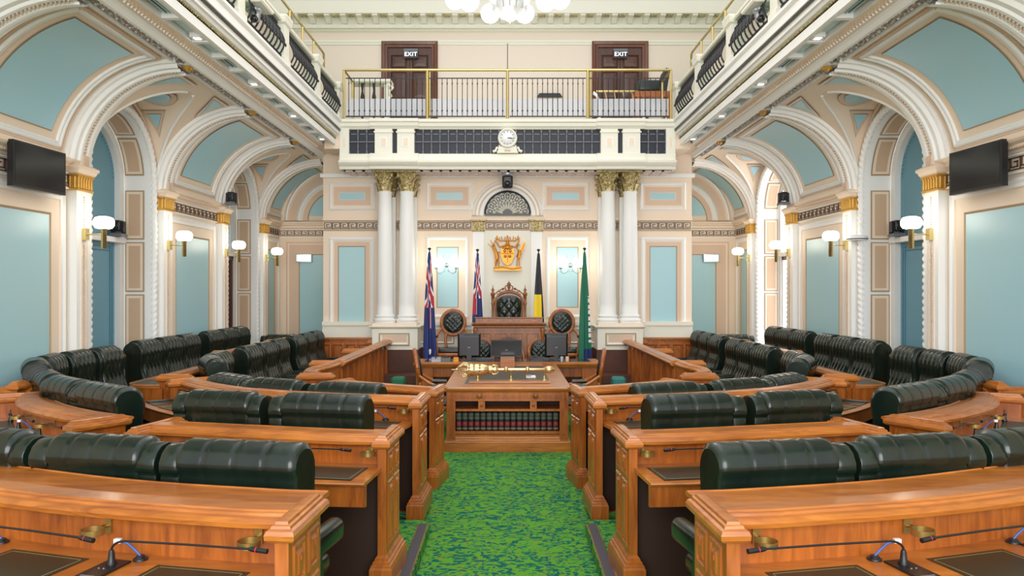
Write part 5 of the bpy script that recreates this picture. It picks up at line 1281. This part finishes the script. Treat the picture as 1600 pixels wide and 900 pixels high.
# ================================================================== LAMPS
def globe_light(x, y, z, e, parent, r=.1):
    return point('lamp_light', (x, y, z), e, (1, .90, .76), r, parent)
def sconce(s, c, lab):
    t = thing('wall_lamp', (s*5.46, c, E+.71), lab, 'lamp', 'brass wall lamps')
    m = MB(s, ['brass']); m.box(-.03, .02, -.045, .045, -.075, .075, 'brass'); m.build('wall_plate', t)
    m = MB(s, ['brass']); m.tube([(-.02, 0, 0), (-.26, 0, 0)], .009, 8, 'brass'); m.build('arm', t)
    m = MB(s, ['brass']); m.lathe((-.24, 0, 0), [(.001, -.185), (.034, -.18), (.034, .05), (.05, .07), (.055, .08)], 14, 'brass'); m.build('holder', t)
    m = MB(s, ['globe']); m.lathe((-.24, 0, .155), [(.06, -.085), (.10, -.075), (.125, -.04), (.128, .02), (.105, .06), (.06, .075), (.001, .078)], 20, 'globe'); m.build('globe', t)
    globe_light(-.30*s, 0, .16, 13, t, .13)
for s in (-1, 1):
    for i, c in enumerate(PC[2:]): sconce(s, c, 'brass wall lamp with flattened opal globe, %s from the camera on the %s wall' % (('first', 'second', 'third', 'fourth')[i], side(s)))
for s, x in ((-1, -1.32), (1, 1.36)):
    t = thing('twin_wall_lamp', (x, DC-.02, E+.52), 'twin-globe silver wall lamp with antler top in the %s blue panel' % side(s), 'lamp')
    m = MB(1, ['silver']); m.lathe((0, -.02, 0), [(.05, 0), (.045, -.03), (.001, -.06)], 12, 'silver', 'y'); m.ball((0, -.06, 0), .035, 'silver', 8)
    for sx in (-1, 1): m.tube([(sx*.02, -.03, .03), (sx*.05, -.03, .13), (sx*.08, -.03, .18), (sx*.07, -.03, .22)], .008, 6, 'silver')
    m.build('back_plate', t)
    for sx in (-1, 1):
        m = MB(1, ['silver']); m.tube([(sx*.04, -.05, -.03), (sx*.08, -.08, -.14), (sx*.14, -.10, -.18), (sx*.2, -.12, -.15), (sx*.215, -.13, -.06)], .010, 7, 'silver'); m.tube([(sx*.03, -.05, -.08), (sx*.06, -.06, -.15), (sx*.02, -.06, -.12)], .007, 6, 'silver'); m.lathe((sx*.215, -.13, -.07), [(.01, -.02), (.04, 0), (.05, .02)], 10, 'silver'); m.build('arm', t)
        m = MB(1, ['globe']); m.ball((sx*.20, -.13, .04), .10, 'globe', 18, 10); m.build('globe', t)
        globe_light(sx*.2, -.28, .04, 2.8, t, .1)
# chandelier over the floor of the house
t = thing('chandelier', (0, 10.0, 6.0), 'chandelier with opal globes around a cut glass bowl, cut by the top edge', 'chandelier')
m = MB(1, ['crystal']); m.lathe((0.03, 0, 0), [(.001, -.30), (.05, -.295), (.13, -.26), (.21, -.18), (.26, -.06), (.28, .04), (.27, .05)], 24, 'crystal', 'z', False)
m.lathe((.03, 0, 0), [(.001, -.34), (.02, -.32), (.012, -.30)], 8, 'silver')
for k in range(16):
    a = 2*pi*k/16; m.tube([(.03+.285*cos(a), .285*sin(a), .04), (.03+.22*cos(a), .22*sin(a), -.17), (.03+.05*cos(a), .05*sin(a), -.30)], .006, 4, 'silver')
m.build('glass_bowl', t)
m = MB(1, ['brass']); m.tube([(.03, 0, 0), (.03, 0, 3.0)], .03, 8, 'brass'); m.build('stem', t)
for k, dg_ in enumerate((0, 180, 118, 62, -128, -52, 22, 158, 202, 338)):
    R_ = (.50, .50, .50, .50, .50, .50, .76, .76, .72, .72)[k]; a = math.radians(dg_); x, y = .0+R_*cos(a), R_*sin(a)
    zz = .03 if k < 4 else (.22 if k < 6 else .16)
    m = MB(1, ['brass']); m.tube([(.03+.25*cos(a), .25*sin(a), .1), (x*.8, y*.8, .35), (x, y, zz+.15)], .012, 6, 'brass'); m.build('arm', t)
    m = MB(1, ['globe']); m.ball((x, y, zz-.08), .13, 'globe', 18, 10); m.build('globe', t)
globe_light(0, 0, -.6, 60, t, .5)
# ================================================================== GALLERY FITTINGS
for s in (-1, 1):
    m = MB(s, ['cream'])
    ped = [8.0, 10.05, 12.1, 14.15, 16.0]
    for c in ped:
        pd = MB(s, ['cream']); pd.rects(3.48, 3.72, c-.14, c+.14, [(.02, E+3.50), (.02, E+3.62), (0, E+3.65), (0, E+4.13), (.03, E+4.16), (.04, E+4.22), (.05, E+4.25), (.05, E+4.28), (0, E+4.29)], 'cream'); pd.build('trim_%d' % tn(), kind='structure')
    for c0, c1, nm in zip([6.0]+ped[:-1], ped, ('first', 'second', 'third', 'fourth', 'fifth')):
        if c1 < 9: continue
        t = thing('iron_balustrade_panel', (0, 0, 0), 'black scrolled iron balustrade panel on the %s gallery, %s from the far end' % (side(s), {8.0: 'fourth', 10.05: 'third', 12.1: 'third', 14.15: 'second', 16.0: 'nearest one'}.get(c1)), 'balustrade')
        if c1 == 10.05: t['label'] = 'black scrolled iron balustrade panel on the %s gallery, nearest the camera' % side(s)
        if c1 == 16.0: t['label'] = 'short black iron balustrade panel at the far end of the %s gallery' % side(s)
        b_ = MB(s, ['iron']); n = int((c1-c0-.3)/.085)
        def bow(q, z): return 3.66-.20*sin(min(1, (1-q)*1.25)*pi)*1.0*(1-q)-.06*(1-q)
        for k in range(n):
            y = c0+.19+(c1-c0-.38)*(k+.5)/n
            pts = []
            for i in range(11):
                q = i/10; pts.append((3.61-.15*sin((1-q)**1.3*pi)-.02, y+.05*sin(q*2*pi+(k % 2)*pi), E+3.54+.60*q))
            b_.tube(pts, .012, 5, 'iron')
            for q0, r in ((.12, .034), (.38, .03), (.80, .034)):
                x = 3.59-.15*sin((1-q0)**1.3*pi)-.012
                b_.tube([(x, y+r*(1-.5*j/9)*cos(j*.75), E+3.54+.60*q0+r*(1-.5*j/9)*sin(j*.75)) for j in range(10)], .008, 4, 'iron')
            b_.dot((3.57, y, E+4.11), .022, 'iron')
        for z in (3.52, 4.14): b_.box(3.57 if z > 4 else 3.55, 3.63, c0+.17, c1-.17, E+z, E+z+.025, 'iron')
        b_.build('scrollwork', t)
        r_ = MB(s, ['cream']); r_.rects(3.52, 3.70, c0+.17, c1-.17, [(0, E+4.17), (.02, E+4.19), (.02, E+4.23), (0, E+4.25)], 'cream'); r_.build('handrail', t)
    t = thing('brass_safety_rail', (0, 0, 0), 'brass safety rail on posts along the top of the %s gallery balustrade' % side(s), 'railing')
    r_ = MB(s, ['brass']); r_.tube([(3.66, 6.0, E+4.70), (3.66, 15.2, E+4.70), (3.66, 15.3, E+4.68), (3.66, 15.3, E+4.24)], .022, 8, 'brass'); r_.build('top_rail', t)
    for y in (9.0, 10.4, 11.4, 12.9, 13.7, 14.5):
        r_ = MB(s, ['brass']); r_.tube([(3.66, y, E+4.24), (3.66, y, E+4.70)], .02, 8, 'brass'); r_.build('rail_post', t)
    # camera pod on its shelf in front of the balustrade
    t = thing('dome_camera', (s*3.47, 10.55, E+3.86), 'silver dome camera hung under a cream shelf on the %s gallery' % side(s), 'camera')
    r_ = MB(1, ['cream']); r_.rects(-.16, .16, -.25, .25, [(0, 0), (.02, .02), (.02, .05)], 'cream'); r_.build('shelf', t)
    r_ = MB(1, ['silver']); r_.lathe((0, 0, 0), [(.10, 0), (.115, -.02), (.10, -.05), (.075, -.08), (.07, -.13), (.055, -.18), (.001, -.20)], 18, 'silver'); r_.build('housing', t)
    r_ = MB(1, ['dark']); r_.ball((0, -.03, -.15), .058, 'screen', 12, 8); r_.build('lens', t)
    # wall cameras
    for (x, y, z, lab) in ((5.30, 14.75, E+1.62, 'black video camera on a bracket above the third wall capital on the %s' % side(s)), (5.97, 11.78, E+.81, 'dark video camera on the white shelf in the first %s window' % side(s))):
        t = thing('video_camera', (s*x, y, z), lab, 'camera'); t.scale = (.8, .8, .85)
        r_ = MB(1, ['greyp']); r_.rects(-.12, .12, -.12, .12, [(0, 0), (0, .03), (-.02, .06)], 'greyp'); r_.build('bracket_base', t)
        r_ = MB(1, ['dark']); r_.box(-.12, -.07, -.05, .05, .06, .27, 'dark'); r_.box(.07, .12, -.05, .05, .06, .27, 'dark'); r_.box(-.12, .12, -.05, .05, .055, .075, 'dark'); r_.build('yoke', t)
        r_ = MB(1, ['dark']); soft_box(r_, -.075, .075, -.10, .10, .09, .29, .03, 'dark'); hb = r_.build('body', t)
        r_ = MB(1, ['screen']); r_.lathe((0, -.10, .19), [(.055, 0), (.06, -.03), (.045, -.035), (.001, -.03)], 14, 'screen', 'y'); r_.build('lens', hb)
    t = thing('wall_television', (s*5.50, 8.86, E+1.39), 'flat dark television mounted high on the %s wall' % side(s), 'television')
    t.rotation_euler = (0, 0, s*.05)
    r_ = MB(s, ['dark']); r_.box(-.12, -.05, -.46, .46, -.255, .255, 'dark'); r_.build('housing', t)
    r_ = MB(s, ['screen']); r_.box(-.124, -.12, -.43, .43, -.22, .235, 'screen'); r_.build('screen', t)
    r_ = MB(s, ['greyp']); r_.box(-.05, .1, -.08, .08, -.1, .1, 'greyp'); r_.build('bracket', t)
    # lit exit box in the end panel
    t = thing('exit_sign', (s*4.98, DE-.03, E+.76), 'small glowing exit light box high on the %s corner panel' % side(s), 'sign')
    r_ = MB(1, ['silver']); r_.box(-.19, .19, -.07, 0, -.10, .10, 'silver'); r_.build('housing', t)
    r_ = MB(1, ['exit_lit']); r_.box(-.165, .165, -.074, -.07, -.075, .08, 'exit_lit'); r_.build('lit_face', t)
t = thing('wireless_access_point', (5.52, 12.12, E+.77), 'round white disc unit at the shelf of the right first window', 'fixture')
r_ = MB(1, ['white']); r_.lathe((0, 0, 0), [(.15, 0), (.16, .03), (.15, .07), (.1, .085), (.001, .09)], 20, 'white'); r_.build('disc', t); r_ = MB(1, ['greyp']); r_.lathe((0, 0, 0), [(.151, .006), (.163, .03)], 20, 'greyp'); r_.build('edge_ring', t)
t = thing('soffit_camera', (0, 16.1, E+2.44), 'black and silver camera unit under the gallery above the fan grille', 'camera')
r_ = MB(1, ['silver']); r_.lathe((0, 0, 0), [(.13, 0), (.14, -.04), (.12, -.07)], 16, 'silver'); r_.build('mount', t); r_ = MB(1, ['dark']); soft_box(r_, -.11, .11, -.1, .1, -.32, -.06, .04, 'dark'); r_.build('body', t); r_ = MB(1, ['screen']); r_.lathe((0, -.1, -.24), [(.07, 0), (.05, -.04), (.001, -.04)], 14, 'screen', 'y'); r_.build('lens', t)
# brass and iron guard rail of the cross gallery
t = thing('gallery_guard_rail', (0, DP+.02, E+3.51), 'brass guard rail with black iron bars and frosted lower glass above the clock', 'railing')
px = [-3.38, -1.66, 0, 1.66, 3.38]
r_ = MB(1, ['brass']); r_.tube([(-3.38, 0, 1.02), (3.38, 0, 1.02)], .028, 10, 'brass')
for sx in (-1, 1): r_.tube([(sx*3.38, 0, 1.02), (sx*3.38, .9, 1.02)], .024, 8, 'brass')
r_.build('top_rail', t)
for x in px:
    r_ = MB(1, ['brass']); r_.tube([(x, 0, -.02), (x, 0, 1.02)], .030 if abs(x) < 3 else .024, 10, 'brass')
    if abs(x) < 3 and x: r_.tube([(x+.05, .02, -.02), (x+.05, .02, 1.02)], .02, 8, 'brass')
    r_.build('rail_post', t)
for sx in (-1, 1):
    r_ = MB(1, ['brass']); r_.tube([(sx*3.38, .9, 0), (sx*3.38, .9, 1.02)], .024, 8, 'brass'); r_.build('rail_post', t)
for a, b_ in zip(px[:-1], px[1:]):
    r_ = MB(1, ['iron']); r_.box(a+.04, b_-.04, -.008, .008, .84, .86, 'iron'); r_.box(a+.04, b_-.04, -.008, .008, .05, .075, 'iron')
    for k in range(15):
        x = a+.10+(b_-a-.2)*k/14; r_.tube([(x, 0, .06), (x, 0, .85)], .008, 5, 'iron'); r_.lathe((x, 0, .18), [(.008, -.02), (.02, 0), (.008, .02)], 6, 'iron')
        r_.lathe((x, 0, .74), [(.008, -.02), (.015, 0), (.008, .02)], 6, 'iron')
    r_.build('iron_bars', t)
    r_ = MB(1, ['frost']); r_.box(a+.04, b_-.04, .05, .056, .08, .44, 'frost'); r_.build('glass_panel', t)
t = MB(1, ['iron']); t.tube([(0, 0, 0), (0, 0, .52)], .008, 6, 'iron'); o = t.build('thin_rod', label='thin upright dark rod standing on the middle post of the guard rail', cat='rod'); o.location = (0, DP+.02, E+4.56)
# exit signs over the gallery doors
def text_mesh(name, body, size, loc, mt, parent=None):
    cu = bpy.data.curves.new(name, 'FONT'); cu.body = body; cu.size = size; cu.extrude = .003; cu.align_x = 'CENTER'; cu.align_y = 'CENTER'; cu.offset = .0015; cu.space_character = 1.12
    o = bpy.data.objects.new(name, cu); COL.objects.link(o); dg = bpy.context.evaluated_depsgraph_get(); me = bpy.data.meshes.new_from_object(o.evaluated_get(dg))
    bpy.data.objects.remove(o); me.materials.clear(); me.materials.append(M[mt])
    o = bpy.data.objects.new(name, me); COL.objects.link(o); o.location = loc; o.rotation_euler = (pi/2, 0, 0); o.parent = parent; return o
for x, sd_ in ((-2.36, 'left'), (2.76, 'right')):
    t = thing('exit_sign', (x, DE-.12, E+5.75), 'lit EXIT sign over the %s gallery door' % sd_, 'sign')
    r_ = MB(1, ['greyp']); r_.box(-.17, .17, 0, .06, -.10, .12, 'greyp'); r_.build('housing', t)
    r_ = MB(1, ['screen']); r_.box(-.165, .165, -.006, 0, -.095, .06, 'screen'); r_.build('sign_face', t)
    text_mesh('lettering', 'EXIT', .14, (0, -.012, -.02), 'exit_txt', t)
# furniture up in the cross gallery
t = thing('gallery_bench', (3.25, 17.3, E+3.56), 'green upholstered timber bench behind the right end of the guard rail', 'bench'); t.scale = (1, 1, 1.30)
r_ = MB(1, ['burl']); r_.box(-.42, .38, -.3, .3, .54, .64, 'burl'); r_.build('seat_frame', t)
r_ = MB(1, ['leather_far']); soft_box(r_, -.36, .16, -.28, .28, .64, .84, .05, 'leather_far'); r_.build('cushion', t)
r_ = MB(1, ['leather_far']); r_.prism([(.10, .64), (.28, .64), (.36, 1.02), (.26, 1.04)], -.28, .28, 'y', 'leather_far'); r_.build('back', t)
for x in (-.36, .32):
    for y in (-.26, .26): r_ = MB(1, ['burl']); r_.box(x-.03, x+.03, y-.03, y+.03, 0, .54, 'burl'); r_.build('leg', t)
t = thing('brass_framed_rack', (2.35, 17.3, E+3.56), 'low brass framed white-edged rack in front of the right gallery door', 'rack'); t.scale = (1, 1, 1.45)
r_ = MB(1, ['brass']); r_.tube([(-.35, 0, .62), (.75, 0, .62)], .018, 8, 'brass')
for k in range(5): r_.tube([(-.15+.2*k, 0, .62), (-.08+.2*k, 0, .36)], .014, 6, 'brass')
r_.tube([(-.3, 0, .36), (.75, 0, .36)], .014, 6, 'brass'); r_.build('brass_bars', t)
r_ = MB(1, ['white']); r_.tube([(-.42, 0, .60), (-.34, 0, .56), (-.28, 0, .44), (-.27, 0, 0)], .03, 7, 'white'); r_.tube([(.72, 0, .5), (.72, 0, 0)], .03, 7, 'white'); r_.build('end_frame', t)
t = thing('gallery_table', (-3.05, 17.3, E+3.56), 'pale table with scrolled end and dark turned supports behind the left guard rail', 'table'); t.scale = (1, 1, 1.25)
r_ = MB(1, ['cream']); r_.rects(-.45, .42, -.2, .2, [(0, .84), (.03, .86), (.03, .90), (0, .91)], 'cream'); r_.tube([(.40, -.2, .80), (.50, -.2, .74), (.42, -.2, .68), (.46, -.2, .60), (.36, -.2, .5)], .03, 7, 'cream'); r_.build('table_top', t)
for x in (-.20, .06):
    r_ = MB(1, ['dark']); r_.lathe((x, -.1, 0), [(.05, 0), (.025, .1), (.03, .4), (.045, .6), (.02, .7), (.035, .84)], 8, 'dark'); r_.build('leg', t)
r_ = MB(1, ['cream']); r_.box(.30, .38, -.15, .15, 0, .84, 'cream'); r_.build('end_frame', t)
r_ = MB(1, ['iron']); r_.prism([(0, 0), (.62, 0), (.56, .09), (.06, .09)], 0, .08, 'y', 'iron'); o = r_.build('wall_vent_box', label='small dark slanted box on the wall between the gallery doors', cat='box'); o.location = (.72, DE-.1, E+4.70)
